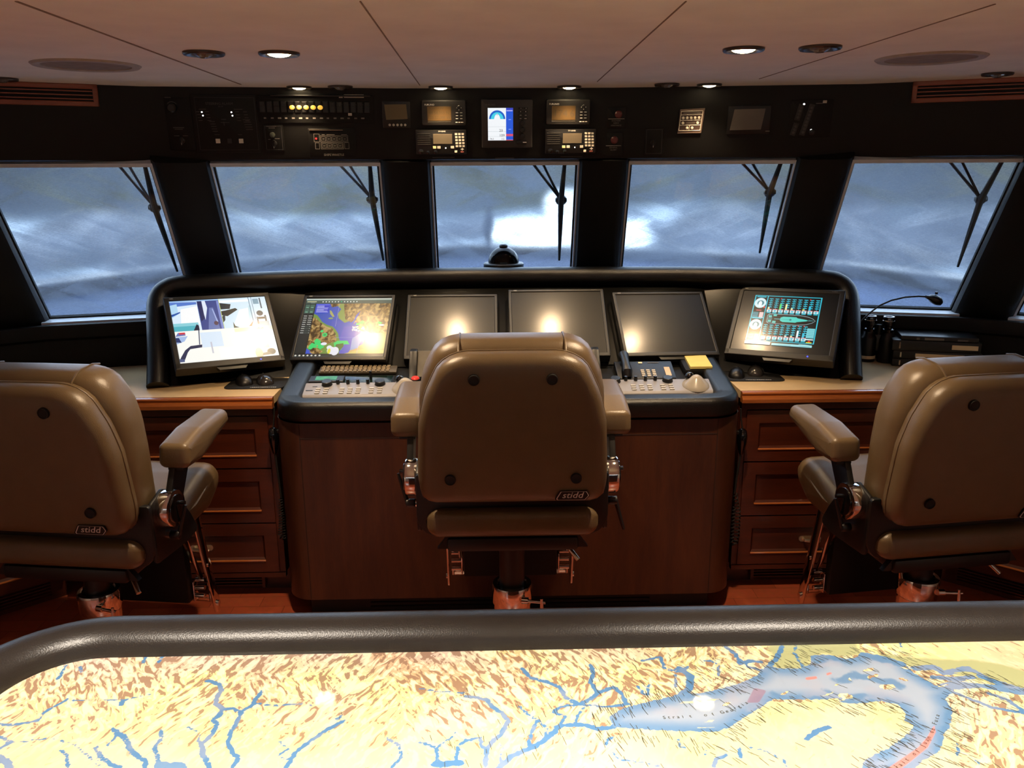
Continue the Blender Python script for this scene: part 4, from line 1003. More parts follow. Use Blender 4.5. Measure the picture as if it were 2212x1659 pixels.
def chart():
    import numpy as np
    x0, x1, y0, y1 = TX0+.075, TX1-.075, .60, TY1-.075; stp = .0036
    nx, ny = int((x1-x0)/stp), int((y1-y0)/stp)
    X, Y = np.meshgrid(np.linspace(x0, x1, nx+1), np.linspace(y0, y1, ny+1))
    def tr(reg, pts):
        ox = {5: 0, 6: 740, 7: 1472}[reg]; out = []
        for a, c in pts: p = at_z(ox+a/2.989, 1280+c/2.989, CZ); out.append((p.x, p.y))
        return out
    D = np.full(X.shape, 9.0)
    def line(reg, pts, w):
        """distance to a channel of half-width w (zoomed pixels), kept where it is the nearest"""
        P = tr(reg, pts); hw = w*.62/2.989*.00075+.0004
        for (ax, ay), (bx, by) in zip(P, P[1:]):
            dx, dy = bx-ax, by-ay; q = np.clip(((X-ax)*dx+(Y-ay)*dy)/(dx*dx+dy*dy+1e-12), 0, 1)
            d = np.hypot(X-ax-q*dx, (Y-ay-q*dy))-hw; np.minimum(D, d, out=D)
    def poly(reg, pts, raw=False):
        P = pts if raw else tr(reg, pts); ins = np.zeros(X.shape, bool); d = np.full(X.shape, 9.0)
        for k in range(len(P)):
            ax, ay = P[k]; bx, by = P[(k+1) % len(P)]
            c = (ay > Y) != (by > Y)
            with np.errstate(divide='ignore', invalid='ignore'): xi = (bx-ax)*(Y-ay)/((by-ay) if by != ay else 1e-9)+ax
            ins ^= c & (X < xi); dx, dy = bx-ax, by-ay; q = np.clip(((X-ax)*dx+(Y-ay)*dy)/(dx*dx+dy*dy+1e-12), 0, 1)
            d = np.minimum(d, np.hypot(X-ax-q*dx, Y-ay-q*dy))
        return np.where(ins, -d, d)
    L5 = [([(440, 335), (430, 400), (435, 440), (400, 520), (370, 560)], 12), ([(1020, 335), (990, 385), (940, 420), (920, 465)], 10), ([(1310, 325), (1250, 370), (1170, 390), (1050, 410), (1015, 460)], 14), ([(515, 480), (525, 510)], 12),
          ([(1340, 570), (1410, 590), (1430, 630), (1400, 670), (1395, 720), (1435, 750), (1420, 790), (1380, 820), (1400, 860), (1365, 920), (1300, 980), (1310, 1050), (1360, 1140)], 18), ([(1690, 640), (1640, 700), (1640, 720), (1560, 770), (1530, 840), (1490, 900), (1470, 970), (1500, 1030), (1540, 1070), (1490, 1140)], 16), ([(1435, 750), (1500, 750), (1550, 770)], 15),
          ([(2212, 830), (2120, 880), (2000, 960), (1900, 1040), (1840, 1140)], 17), ([(-30, 850), (80, 855), (240, 830), (290, 770), (400, 710), (430, 690)], 11), ([(430, 690), (600, 700), (820, 690), (980, 655)], 4), ([(1640, 715), (1780, 730), (1960, 715), (2010, 730)], 7), ([(730, 880), (810, 940), (850, 1030), (940, 1090), (930, 1140)], 17), ([(740, 880), (740, 940), (690, 990)], 7),
          ([(620, 1000), (640, 1050), (720, 1110), (800, 1140)], 16), ([(1040, 890), (1035, 950), (1000, 1000), (1020, 1080), (1050, 1140)], 13), ([(-20, 920), (70, 970), (-10, 1010)], 12), ([(80, 970), (330, 940), (480, 980), (560, 1050), (640, 1120)], 4), ([(-20, 1060), (50, 1100), (60, 1140)], 26), ([(390, 1020), (430, 1050), (440, 1140)], 11), ([(785, 710), (787, 722)], 22), ([(1210, 870), (1290, 900), (1280, 960), (1310, 1010)], 5), ([(1800, 960), (1860, 1010), (1800, 1050), (1870, 1090)], 5), ([(2200, 800), (2170, 820)], 10)]
    L6 = [([(1160, 490), (1210, 550), (1330, 580), (1400, 610), (1440, 680), (1530, 720), (1600, 690), (1650, 650), (1600, 580), (1620, 520), (1600, 470)], 17), ([(800, 670), (930, 690), (960, 730), (1030, 780), (1070, 830), (1020, 920), (970, 960), (930, 1010), (920, 1120)], 18), ([(1930, 440), (2050, 415), (2080, 490), (2160, 510), (2230, 480)], 12), ([(1000, 1140), (1100, 1050), (1250, 990), (1350, 920), (1400, 860), (1550, 850), (1650, 880), (1750, 870)], 22), ([(1400, 860), (1440, 800), (1360, 770), (1400, 740), (1530, 720), (1700, 740), (1850, 720)], 12),
          ([(1140, 735), (1200, 790), (1270, 830), (1320, 880), (1310, 940)], 10), ([(1200, 980), (1220, 900), (1260, 820)], 12), ([(610, 1120), (610, 1000), (500, 970)], 11), ([(610, 1000), (700, 940), (730, 900)], 7), ([(730, 1090), (750, 990), (800, 950), (890, 940), (900, 1000), (950, 990)], 12), ([(310, 1140), (380, 1060), (370, 990), (280, 940)], 9), ([(1650, 650), (1750, 610), (1800, 650), (1830, 720)], 16), ([(1900, 600), (1940, 650), (1970, 660), (1980, 590)], 11), ([(1700, 985), (1710, 950), (1745, 935)], 8), ([(1740, 1030), (1790, 1080), (1900, 1090), (2080, 1130)], 5), ([(2150, 530), (2150, 610)], 9), ([(1500, 860), (1520, 790), (1560, 740)], 9), ([(1020, 1100), (1030, 980)], 7), ([(600, 1110), (760, 1100)], 30), ([(500, 620), (640, 640), (800, 650)], 4), ([(2170, 950), (2180, 990), (2212, 1000)], 9)]
    L7 = [([(240, 540), (240, 470), (190, 440), (150, 440)], 8), ([(285, 350), (350, 400), (380, 460), (440, 440), (520, 450)], 18), ([(380, 440), (430, 480), (520, 500)], 14), ([(650, 350), (620, 420), (560, 480)], 20), ([(790, 490), (730, 390), (740, 320), (800, 290)], 9), ([(1400, 280), (1420, 350)], 8), ([(210, 1120), (230, 1070), (290, 1050)], 14), ([(370, 1000), (380, 1060)], 14), ([(410, 990), (560, 1030), (660, 1080), (680, 1140)], 5), ([(810, 945), (880, 890), (950, 870)], 20), ([(1770, 970), (1790, 1010), (1780, 1050)], 9), ([(-10, 490), (60, 540), (50, 620), (-10, 670)], 30),
          ([(1510, 490), (1630, 480), (1700, 520), (1850, 490), (1940, 540), (2010, 570), (2230, 640)], 34), ([(1620, 545), (1760, 560), (1880, 545)], 26), ([(1980, 650), (2100, 690), (2230, 780)], 18), ([(1750, 640), (1850, 680), (2000, 740), (2212, 780)], 16), ([(1890, 1080), (1940, 1120)], 6), ([(150, 1020), (155, 1045)], 5)]
    for r, LL in ((5, L5), (6, L6), (7, L7)):
        for pts, w in LL: line(r, pts, w)
    D0 = D; D = np.full(X.shape, 9.0)
    for pts, w in (([(842, 425), (880, 445), (950, 415), (1050, 440)], 36), ([(1150, 400), (1230, 420), (1330, 435), (1430, 465)], 40), ([(600, 660), (700, 685), (930, 690), (1100, 712), (1290, 712)], 26), ([(900, 625), (1080, 690), (1180, 665)], 18), ([(1010, 575), (1110, 530), (1250, 560), (1400, 600)], 46), ([(1500, 500), (1640, 600)], 30), ([(1730, 680), (1740, 760), (1700, 900), (1690, 1000)], 22), ([(480, 760), (400, 815), (230, 900), (0, 900)], 16)): line(7, pts, w)
    deep = D; D = D0
    s1 = poly(7, [(-400, 760), (-330, 735), (0, 655), (130, 650), (370, 590), (480, 540), (560, 470), (640, 490), (780, 490), (840, 455), (835, 405), (940, 400), (1060, 430), (1130, 420), (1160, 385), (1330, 415), (1440, 455), (1500, 520), (1640, 600), (1750, 570), (1940, 590), (2240, 620), (2240, 670), (1940, 615), (1760, 625), (1700, 690), (1750, 760), (1730, 870), (1690, 920), (1690, 980), (1650, 1040), (1560, 1080), (1500, 1150), (1150, 1150), (1200, 1070), (1330, 1010), (1440, 930), (1510, 860), (1440, 830), (1450, 780), (1400, 720), (1290, 700), (1100, 720), (930, 690), (700, 690), (590, 690), (480, 760), (400, 810), (330, 860), (230, 900), (0, 895), (-300, 880), (-430, 870), (-470, 800)])
    s2 = poly(5, [(1000, 1090), (1200, 1100), (1210, 1160), (990, 1160)])
    sea = np.minimum(s1, s2)
    isl = np.full(X.shape, 9.0)
    for cx, cy, rx, ry, ro in ((1210, 500, 42, 14, -.2), (1235, 540, 52, 14, -.2), (1085, 560, 24, 14, 0), (1330, 608, 60, 22, 0), (1060, 668, 60, 22, .1), (950, 655, 50, 8, -.3), (665, 650, 34, 11, -.5), (180, 832, 40, 10, -.2), (155, 873, 70, 7, -.05), (290, 720, 36, 13, -.4), (120, 700, 150, 13, -.1), (1010, 590, 40, 8, -.4), (1430, 560, 40, 12, .3), (1560, 520, 40, 16, .2), (1700, 600, 50, 7, -.2), (1440, 488, 34, 9, .2), (1000, 690, 60, 8, .1), (1840, 520, 80, 10, .05)):
        pp = [(cx+rx*math.cos(a)*math.cos(ro)-ry*2.2*math.sin(a)*math.sin(ro)*.4, cy+ry*math.sin(a)+rx*math.cos(a)*math.sin(ro)) for a in [k*PI/6 for k in range(12)]]
        isl = np.minimum(isl, poly(7, pp))
    D = np.minimum(D, sea); D = np.where(isl < 0, np.maximum(D, -isl), D)
    low = poly(7, [(600, 270), (1130, 270), (1150, 380), (1260, 400), (1500, 420), (1700, 440), (1960, 440), (2240, 520), (2240, 640), (1600, 500), (1440, 470), (1160, 400), (840, 405), (820, 500), (640, 480), (560, 480)])
    red = np.minimum(np.minimum(poly(7, [(1632, 853), (1642, 900), (1590, 1000), (1480, 1090), (1400, 1150), (1310, 1150), (1420, 1075), (1530, 1000), (1590, 930)]), poly(7, [(800, 548), (872, 540), (878, 556), (805, 566)])), poly(7, [(935, 522), (968, 512), (972, 526), (938, 536)]))
    pur = poly(7, [(470, 615), (550, 632), (500, 710), (420, 712)])
    # mountain strength : strong through the middle and top, fading to the yellow lowlands of the lower edge
    V_ = (Y-.80)/(1.09-.80); U_ = X
    mtn = np.clip(1.15*V_+.15, 0, 1)
    vi = poly(7, [(-300, 950), (200, 900), (520, 740), (1100, 730), (1420, 760), (1420, 860), (1200, 1000), (1100, 1160), (-600, 1160)]); mtn = np.where(vi < .01, mtn*.25+.10, mtn)
    mtn = np.where((X < -.45) & (V_ < .35), mtn*.45, mtn)
    oly = poly(7, [(1860, 830), (2240, 730), (2240, 1160), (1800, 1160), (1780, 1000)]); mtn = np.where(oly < .0, .85, mtn)
    rt_ = poly(7, [(1150, 270), (2240, 270), (2240, 500), (1500, 420)]); mtn = np.where(rt_ < 0, .42, mtn)
    mtn = np.where(low < 0.0, .0, mtn)
    pinkish = np.clip((V_-.75)*3, 0, 1)*np.clip((.3-X)*2, 0, 1)
    bm_v = [(float(x), float(y), CZ) for x, y in zip(X.ravel(), Y.ravel())]
    F = []; W_ = nx+1
    for j in range(ny):
        for i in range(nx): k = j*W_+i; F.append((k, k+1, k+1+W_, k+W_))
    me = bpy.data.meshes.new('nautical_chart'); me.from_pydata(bm_v, [], F); me.update()
    def attr(nm, A):
        a = me.attributes.new(nm, 'FLOAT', 'POINT'); a.data.foreach_set('value', np.ascontiguousarray(A.ravel(), dtype=np.float32))
    attr('water', D); attr('sea', sea); attr('low', low); attr('red', red); attr('pur', pur); attr('mtn', mtn); attr('pinkish', pinkish); attr('deep', deep)
    m = bpy.data.materials.new('printed_chart'); m.use_nodes = True; nt = m.node_tree; n = nt.nodes; L = nt.links; B = n['Principled BSDF']; B.inputs['Roughness'].default_value = .55
    tc = n.new('ShaderNodeTexCoord')
    def at_(nm): a = n.new('ShaderNodeAttribute'); a.attribute_name = nm; return a.outputs['Fac']
    def nz(sc, det=3, st=(1, 1, 1), rot=0, dist=0.0):
        m0 = n.new('ShaderNodeMapping'); m0.inputs['Rotation'].default_value = (0, 0, rot); L.new(tc.outputs['Object'], m0.inputs[0])
        mp = n.new('ShaderNodeMapping'); mp.inputs['Scale'].default_value = st; L.new(m0.outputs[0], mp.inputs[0])
        k = n.new('ShaderNodeTexNoise'); k.inputs['Scale'].default_value = sc; k.inputs['Detail'].default_value = det; k.inputs['Distortion'].default_value = dist; L.new(mp.outputs[0], k.inputs['Vector']); return k.outputs['Fac']
    def ma(op, a, b_, c_=None):
        k = n.new('ShaderNodeMath'); k.operation = op
        for i, v in enumerate((a, b_, c_)):
            if v is None: continue
            if isinstance(v, (int, float)): k.inputs[i].default_value = v
            else: L.new(v, k.inputs[i])
        return k.outputs[0]
    def step(v, lo, hi, o0=0, o1=1):
        k = n.new('ShaderNodeMapRange'); k.interpolation_type = 'SMOOTHSTEP'; k.inputs[1].default_value = lo; k.inputs[2].default_value = hi; k.inputs[3].default_value = o0; k.inputs[4].default_value = o1
        if isinstance(v, (int, float)): k.inputs[0].default_value = v
        else: L.new(v, k.inputs[0])
        return k.outputs[0]
    def mix(f, a, b_):
        k = n.new('ShaderNodeMix'); k.data_type = 'RGBA'; L.new(f, k.inputs[0])
        for i, v in ((6, a), (7, b_)):
            if isinstance(v, str): k.inputs[i].default_value = lin(v)+(1,)
            else: L.new(v, k.inputs[i])
        return k.outputs[2]
    big = nz(9, 3)
    land = mix(step(big, .42, .62), 'fbf4ae', 'f8ecc4'); land = mix(ma('MULTIPLY', at_('mtn'), step(nz(7, 2), .45, .6)), land, 'f4dcae')
    land = mix(ma('MULTIPLY', at_('pinkish'), step(nz(8, 3), .4, .62)), land, 'e2d0ca')
    land = mix(ma('MULTIPLY', ma('MULTIPLY', at_('mtn'), .75), step(nz(5, 3, (1, 1, 1), .4), .56, .66)), land, 'ecc498')
    # hachured ridges: bent strokes of brown with a pale lit side
    r1 = nz(1, 2, (38, 105, 1), -1.12, .9); r2 = nz(1, 2, (42, 110, 1), 1.05, .9); sel = step(nz(6, 2), .42, .58)
    rg = n.new('ShaderNodeMix'); rg.data_type = 'FLOAT'; L.new(sel, rg.inputs[0]); L.new(r1, rg.inputs[2]); L.new(r2, rg.inputs[3]); rg = rg.outputs[0]
    thr = ma('SUBTRACT', rg, ma('MULTIPLY_ADD', at_('mtn'), -.20, .725))
    land = mix(ma('MULTIPLY', at_('mtn'), step(ma('SUBTRACT', .47, rg), -.02, .06)), land, 'fffbdc')
    land = mix(ma('MULTIPLY', step(thr, 0, .035), step(at_('mtn'), .05, .5, .25, .85)), land, 'a37f68')
    r3 = nz(1, 2, (60, 150, 1), -.9, .7); land = mix(ma('MULTIPLY', step(r3, .66, .70, 0, .55), step(at_('mtn'), .05, .5, 1, .1)), land, 'c9b878')
    lm = step(ma('ADD', at_('low'), ma('MULTIPLY_ADD', nz(30, 3), .03, -.015)), -.004, .004, 1, 0)
    land = mix(lm, land, 'c2c894')
    seac = mix(step(at_('sea'), -.03, -.003), 'b4c4d8', '76a0cc'); seac = mix(step(at_('sea'), -.001, .004), seac, '5c92c6')
    wob = ma('MULTIPLY_ADD', nz(150, 3), .007, -.0035)
    wm = step(ma('ADD', at_('water'), wob), -.0004, .0008, 1, 0)
    seac = mix(step(nz(16, 3), .5, .62, 0, .35), seac, 'c3c0cc')
    rm = step(at_('red'), -.001, .001, 1, 0); seac = mix(step(ma('ADD', at_('deep'), ma('MULTIPLY_ADD', nz(60, 3), .024, -.012)), -.004, .004, .85, 0), seac, '6796c4'); seac = mix(rm, seac, 'f09a94'); pm = step(at_('pur'), -.001, .001, .8, 0); seac = mix(pm, seac, 'a58aa4')
    col = mix(wm, land, seac); L.new(col, B.inputs['Base Color'])
    me.materials.append(m)
    o = bpy.data.objects.new('nautical_chart', me); COL.objects.link(o)
    tag(o, 'printed relief chart of a coast and straits, lying under the table glass', 'chart')
    # printed place names as tiny slanting strokes along the coasts, and the two spaced names of the straits
    rng = random.Random(3); b = MB(); cnt = 0; A = np.abs(D); H = X.shape
    while cnt < 900:
        j, i = rng.randrange(H[0]), rng.randrange(H[1])
        if X[j, i] < -.15 and rng.random() < .93: continue
        if not (.0 < D[j, i]+.01 < .028) or X[j, i] < -.3: continue
        if sea[j, i] > .03 and rng.random() < .8: continue
        x, y = X[j, i], Y[j, i]; a = -.9+rng.uniform(-.3, .3) if x > .2 else -1.35+rng.uniform(-.15, .15); l = rng.uniform(.006, .018); d = V((math.cos(a), math.sin(a), 0)); n_ = V((-d.y, d.x, 0))*.00035; p = V((x, y, CZ+.0003)); b.face([p-n_, p+d*l-n_, p+d*l+n_, p+n_]); cnt += 1
    pn = b.obj('place_names', mat('chart_ink', '5a5a4c', .7), o, smooth=0); pn['kind'] = 'stuff'
    def spaced(nm, body, pts):
        P = [at_z(x, y, CZ+.0004) for x, y in pts]
        for k, ch in enumerate(body):
            if ch == ' ': continue
            f = k/(len(body)-1)*(len(P)-1); j = min(int(f), len(P)-2); p = P[j].lerp(P[j+1], f-j); d = (P[j+1]-P[j]).normalized()
            text(nm, ch, .0085, frame(p, d, V((-d.y, d.x, 0))), mat('chart_ink', '5a5a4c', .7), o, depth=.0)
    spaced('strait_name', 'Strait of Georgia', [(1435, 1550), (1475, 1548), (1540, 1543), (1580, 1534), (1612, 1518)])
    spaced('strait_name', 'Strait of Juan de Fuca', [(1925, 1668), (1952, 1645), (1985, 1620), (2005, 1595), (2017, 1570), (2025, 1545)])
chart()

# ================================================================ CEILING FITTINGS
def downlight(x, y, lit, label, r=.052):
    t = thing('downlight' if lit else 'ceiling_spotlight', label, 'ceiling light', (x, y, CEIL), 'lit round downlights in the ceiling' if lit else 'unlit crystal spotlights in the ceiling')
    k = r/.052
    MB().lathe([(.030*k, .004), (.034*k, -.003), (.044*k, -.0085), (.049*k, -.0085), (.052*k, -.005), (.052*k, .0)], 36).obj('bezel', BEZEL, t)
    if lit: MB().lathe([(0, -.012), (.012*k, -.0112), (.024*k, -.008), (.031*k, -.003), (.031*k, .004), (0, .004)], 28).obj('lens', LENS, t)
    else:
        b = MB(); b.lathe([(0, -.016), (.012*k, -.0145), (.022*k, -.009), (.031*k, -.002), (.031*k, .004), (0, .004)], 12); b.obj('lens', DIMLENS, t, smooth=0)
    return t
for (x, y), l in zip(FRONT_LAMPS, ('above the row of amber switch lamps', 'above the left position display', 'above the right course display', 'above the small button panel')):
    downlight(x, y, True, 'small lit downlight at the ceiling edge '+l, .047)
for (x, y), l in zip(MID_LAMPS, ('left', 'right')):
    downlight(x, y, True, 'larger lit downlight out in the ceiling on the %s, next to an unlit one' % l, .055)
for px, l, r in (((440, 113), 'unlit crystal spotlight beside the lit downlight on the left', .055), ((1772, 101), 'unlit crystal spotlight beside the lit downlight on the right', .055),
              ((735, 186), 'unlit spotlight at the ceiling edge above the white label strip', .047), ((1441, 181), 'unlit spotlight at the ceiling edge above the red call buttons', .047),
              ((2155, 158), 'unlit spotlight at the ceiling edge above the right wooden vent', .05), ((4, 169), 'unlit spotlight at the ceiling edge above the left wooden vent', .05)):
    p = at_z(*px, CEIL); downlight(p.x, p.y, False, l, r)
for px, l in (((187, 140), 'left'), ((2010, 125), 'right')):
    p = at_z(*px, CEIL); t = thing('ceiling_speaker', 'flush round speaker grille in the %s part of the ceiling' % l, 'speaker', (p.x, p.y, CEIL), 'round speakers in the ceiling')
    MB().lathe([(.122, .002), (.124, -.004), (.130, -.0065), (.146, -.006), (.152, -.001), (.152, .002)], 56).obj('trim_ring', mat('speaker_ring', 'a89a8a', .6), t)
    MB().lathe([(0, -.0035), (.10, -.0035), (.123, -.0015), (.123, .002), (0, .002)], 48).obj('grille', mat('speaker_grille', '8d7d70', .8, bump=.5, bscale=700), t)

# wooden louvre vents at both ends of the overhead band
def louvre(p0, p1, yc, lab):
    (x0, c0), (x1, c1) = p0, p1
    A, M0 = oh_at(x0, c0); B, M1 = oh_at(x1, c1); inner, outer = (A, B) if abs(A.x) < abs(B.x) else (B, A)
    m = M0 if abs(A.x) < abs(B.x) else M1; w = .46; s = -1 if inner.x < 0 else 1
    r = m.col[0].xyz; ctr = inner+r*(s*w/2); M2 = m.copy(); M2.translation = ctr
    t = thing('louvre_vent', lab, 'air vent', M2); h = .078
    b = MB(); f = .018
    for q in (-1, 1): b.box((0, q*(h/2-f/2), .008), (w, f, .016), .003); b.box((q*(w/2-f/2), 0, .008), (f, h, .016), .003)
    b.obj('vent_frame', LOUVRE, t, smooth=0)
    MB().box((0, 0, .002), (w-.02, h-.02, .004)).obj('backing', RUBBER, t, smooth=0)
    b = MB()
    for k in range(3): b.box((0, -.014+.014*k, .008), (w-2*f, .004, .012), M=None)
    b.obj('slats', LOUVRE, t, smooth=0)
louvre((212, 206), (150, 204), 0, 'wooden louvre vent high on the left, beside the dark overhead panel')
louvre((1970, 199), (2030, 198), 0, 'wooden louvre vent high on the right, beside the dark overhead panel')

# ================================================================ OVERHEAD INSTRUMENTS
def inst(name, label, cat, px, group=None):
    p, m = oh_at(*px); d = (p-EYE).dot(C_W); t = thing(name, label, cat, m, group)
    k = d/FPX
    def L(x, y): return ((x-px[0])*k, (px[1]-y)*k*1.01)
    return t, k, L
def plate(t, L, x0, y0, x1, y1, m, th=.006, r=.004, name='faceplate', z0=0.0, bev=.0015):
    a, c = L(x0, y1), L(x1, y0); b = MB(); b.prism(rrect(c[0]-a[0], c[1]-a[1], r, 4, (a[0]+c[0])/2, (a[1]+c[1])/2), z0, z0+th, bev=bev); return b.obj(name, m, t, smooth=30)
def outline(t, L, x0, y0, x1, y1, m, z, w=.0012, name='outline'):
    a, c = L(x0, y1), L(x1, y0); b = MB()
    for q in (a[1], c[1]): b.box(((a[0]+c[0])/2, q, z), (c[0]-a[0]+w, w, .0006))
    for q in (a[0], c[0]): b.box((q, (a[1]+c[1])/2, z), (w, c[1]-a[1], .0006))
    return b.obj(name, m, t, smooth=0)
def disc(t, L, x, y, rpx, k, m, z, h=.004, name='button', n=16):
    q = L(x, y); return MB().cyl((q[0], q[1], z), (q[0], q[1], z+h), rpx*k, n=n, bev=min(.001, h*.3)).obj(name, m, t)
def rect(t, L, x0, y0, x1, y1, m, z, h=.003, name='button', bev=.0008):
    a, c = L(x0, y1), L(x1, y0); return MB().box(((a[0]+c[0])/2, (a[1]+c[1])/2, z+h/2), (c[0]-a[0], c[1]-a[1], h), bev).obj(name, m, t, smooth=0)
def marks(t, L, items, m, z, name='lettering'):
    """short printed dashes, too small to read in the photograph"""
    b = MB()
    for x0, y0, x1, y1 in items: a, c = L(x0, y1), L(x1, y0); b.face([V((a[0], a[1], z)), V((c[0], a[1], z)), V((c[0], c[1], z)), V((a[0], c[1], z))])
    return b.obj(name, m, t, smooth=0)
def ttext(t, L, body, x, y, hpx, k, m, z, name='lettering', sx=1.0):
    q = L(x, y); return text(name, body, hpx*k*1.38, T(q[0], q[1], z), m, t, depth=.0002, sx=sx)
DTEXT = mat('dim_lettering', '4c4844', .6)
LINEM = mat('dim_outline', '3a3a3c', .6)
def toggle(t, L, x, y, k, ang=0.0):
    q = L(x, y); b = MB(); b.lathe([(.011, 0), (.011, .004), (.006, .007), (0, .007)], 16, T(q[0], q[1], .006)); bs = b.obj('switch_base', BLACKP, t)
    d = V((math.sin(ang), math.cos(ang), 0)); p = V((q[0], q[1], .010)); MB().tube([p-d*.012, p+V((0, 0, .008)), p+d*.014+V((0, 0, .010))], [.006, .006, .004], 8).obj('switch_lever', BLACKP, t)
    b = MB(); e = p-d*.012+V((0, 0, .0085)); b.box((e.x, e.y, e.z), (.0014, .009, .001)); b.obj('pointer_mark', WHITET, bs, smooth=0)
def instruments():
    # dimmer and wiper switch plate
    t, k, L = inst('dimmer_panel', 'narrow dark dimmer panel at the far left of the overhead row', 'control panel', (390, 267))
    plate(t, L, 362, 214, 416, 322, VINYLD); q = L(378, 234); b = MB(); b.lathe([(0, .022), (.012, .022), (.017, .018), (.019, .006), (.019, 0)], 24, T(q[0], q[1], .006)); b.obj('dimmer_knob', BLACKP, t)
    MB().tube([V((q[0]+.021*math.cos(a), q[1]+.021*math.sin(a), .0075)) for a in [PI*.2+PI*.6*i/8 for i in range(9)]], .0014, 6).obj('dial_mark', GREYT, t)
    toggle(t, L, 390, 301, k, .2); marks(t, L, [(365, 213, 378, 215), (374, 274, 397, 276), (377, 277.5, 394, 279), (374, 291, 385, 292.5), (392, 291, 403, 292.5)], DTEXT, .0064)
    # steering alarm
    t, k, L = inst('steering_alarm_panel', 'square dark steering alarm panel with two white buttons', 'control panel', (487, 267))
    plate(t, L, 420, 208, 556, 327, PANELM, .005); outline(t, L, 429, 214, 552, 321, LINEM, .0055)
    ttext(t, L, 'STEERING ALARM', 479, 226.5, 5.2, k, DTEXT, .0052); ttext(t, L, 'SA-10', 481, 232, 3, k, DTEXT, .0052)
    for x, y in ((441.5, 243.5), (443, 250.5), (502.5, 243.5), (504, 250.5)): disc(t, L, x, y, 1.7, k, LEDW, .005, .0012, 'indicator_light', 10)
    for x, y, m in ((468, 302.5, WHITEP), (492.5, 302.5, DGREY), (516.5, 302.5, WHITEP)): rect(t, L, x-4.6, y-4.6, x+4.6, y+4.6, m, .005, .004, 'push_button')
    it = [(436, 237, 451, 238.3), (508, 237, 526, 238.3)]
    for j in range(4):
        for x in (430, 448, 510, 527): it.append((x+j, 242+6*j, x+8+j, 243.2+6*j))
    for j in range(5): it += [(455+j, 262+5*j, 466+j, 263.2+5*j), (525+j, 258+5*j, 540+j, 259.2+5*j)]
    it += [(480, 257.5, 490, 258.7), (484, 263, 485.2, 271), (478, 264, 496, 265), (462, 289, 473, 290), (511, 289, 520, 290)]; marks(t, L, it, DTEXT, .0054)
    # switch row
    t, k, L = inst('switch_panel', 'long dark switch panel with five glowing amber lamps', 'control panel', (685, 236))
    plate(t, L, 562, 208, 806, 264, VINYLD, .006)
    b = MB(); a, c = L(590, 206), L(800, 206); b.box(((a[0]+c[0])/2, a[1]-.004, .010), (c[0]-a[0], .006, .012), .002); b.obj('top_ridge', BLACKP, t, smooth=0)
    for j in range(16):
        x = 571+14.7*j; q = L(x, 231); b = MB(); b.box((q[0], q[1], .008), (11.5*k, 23*k, .006), .0015); b.box((q[0], q[1]+6*k, .011), (10*k, 9*k, .004), .0012); b.obj('rocker_switch', BLACKP, t, smooth=0)
    for j in range(5): q = L(633+14.8*j, 232); MB().lathe([(0, .018), (.006, .0175), (.0098, .014), (.0102, .011), (0, .011)], 20, T(q[0], q[1], 0) @ Matrix.Diagonal((1, .85, 1, 1))).obj('amber_lamp', AMBER, t)
    rect(t, L, 750.5, 243, 758.5, 248.5, LGREY, .006, .006, 'white_switch'); marks(t, L, [(572+14.7*j, 252.5, 572+14.7*j+5+(j % 3), 255.5) for j in range(15)]+[(733+15*j, 225.8, 739+15*j, 227) for j in range(4)], GREYT, .0066)
    b = MB(); 
    rect(t, L, 733, 206.5, 741, 212.5, WHITEP, .006, .0012, 'label_square', 0); lb = rect(t, L, 743.5, 205.5, 786, 212, WHITEP, .006, .0012, 'label_strip', 0); marks(t, L, [(750+4*j, 207.5, 752.5+4*j, 210) for j in range(8)], GREYT, .0076)
    # wiper control
    t, k, L = inst('wiper_control', 'small outlined switch plate with a grey knob below the switch row', 'control panel', (592, 299))
    plate(t, L, 572, 271, 613, 325, PANELM, .005); outline(t, L, 575, 274, 609, 322, LINEM, .0055)
    disc(t, L, 590, 291, 5.5, k, mat('olive_knob', '3f443c', .5), .005, .012, 'knob'); toggle(t, L, 592, 309, k, .1); marks(t, L, [(578, 273.2, 599, 274.8), (583, 276.6, 596, 278), (580, 300, 585, 301.3), (594, 298.5, 604, 299.8)], GREYT, .0056)
    # ships whistle
    t, k, L = inst('whistle_panel', 'small panel of outlined keys with one red light, lettered SHIPS WHISTLE', 'control panel', (716, 309))
    plate(t, L, 668, 279, 768, 340, PANELM, .004)
    b = MB(); a, c = L(671, 282), L(742, 282); b.box(((a[0]+c[0])/2, a[1], .006), (c[0]-a[0], .0022, .005), .0008); b.obj('top_ridge', STEEL, t, smooth=0)
    outline(t, L, 680, 290, 691.5, 306, GREYT, .0044); outline(t, L, 693, 293.5, 751.5, 306.5, GREYT, .0044)
    for j in range(5): outline(t, L, 695+11.3*j, 296, 704.3+11.3*j, 304.5, GREYT, .0048, name='key')
    outline(t, L, 682, 308.5, 690.5, 321, GREYT, .0044, name='key'); outline(t, L, 694, 308.5, 741, 321, GREYT, .0044)
    for j in range(4): outline(t, L, 696+11.3*j, 310.5, 705+11.3*j, 318.5, GREYT, .0048, name='key')
    outline(t, L, 744, 308, 753, 320.5, GREYT, .0044, name='key'); disc(t, L, 684.5, 299.5, 1.8, k, LEDR, .004, .002, 'red_light', 12)
    marks(t, L, [(697, 291, 703, 292.4), (707, 291, 724, 292.4), (738, 291, 750, 292.4)]+[(697.5+11.3*j, 299.6, 702+11.3*j, 301) for j in range(5)]+[(698+11.3*j, 314, 703+11.3*j, 315.4) for j in range(4)], GREYT, .0046)
    ttext(t, L, 'SHIPS WHISTLE', 720, 333.5, 4.6, k, GREYT, .0042)
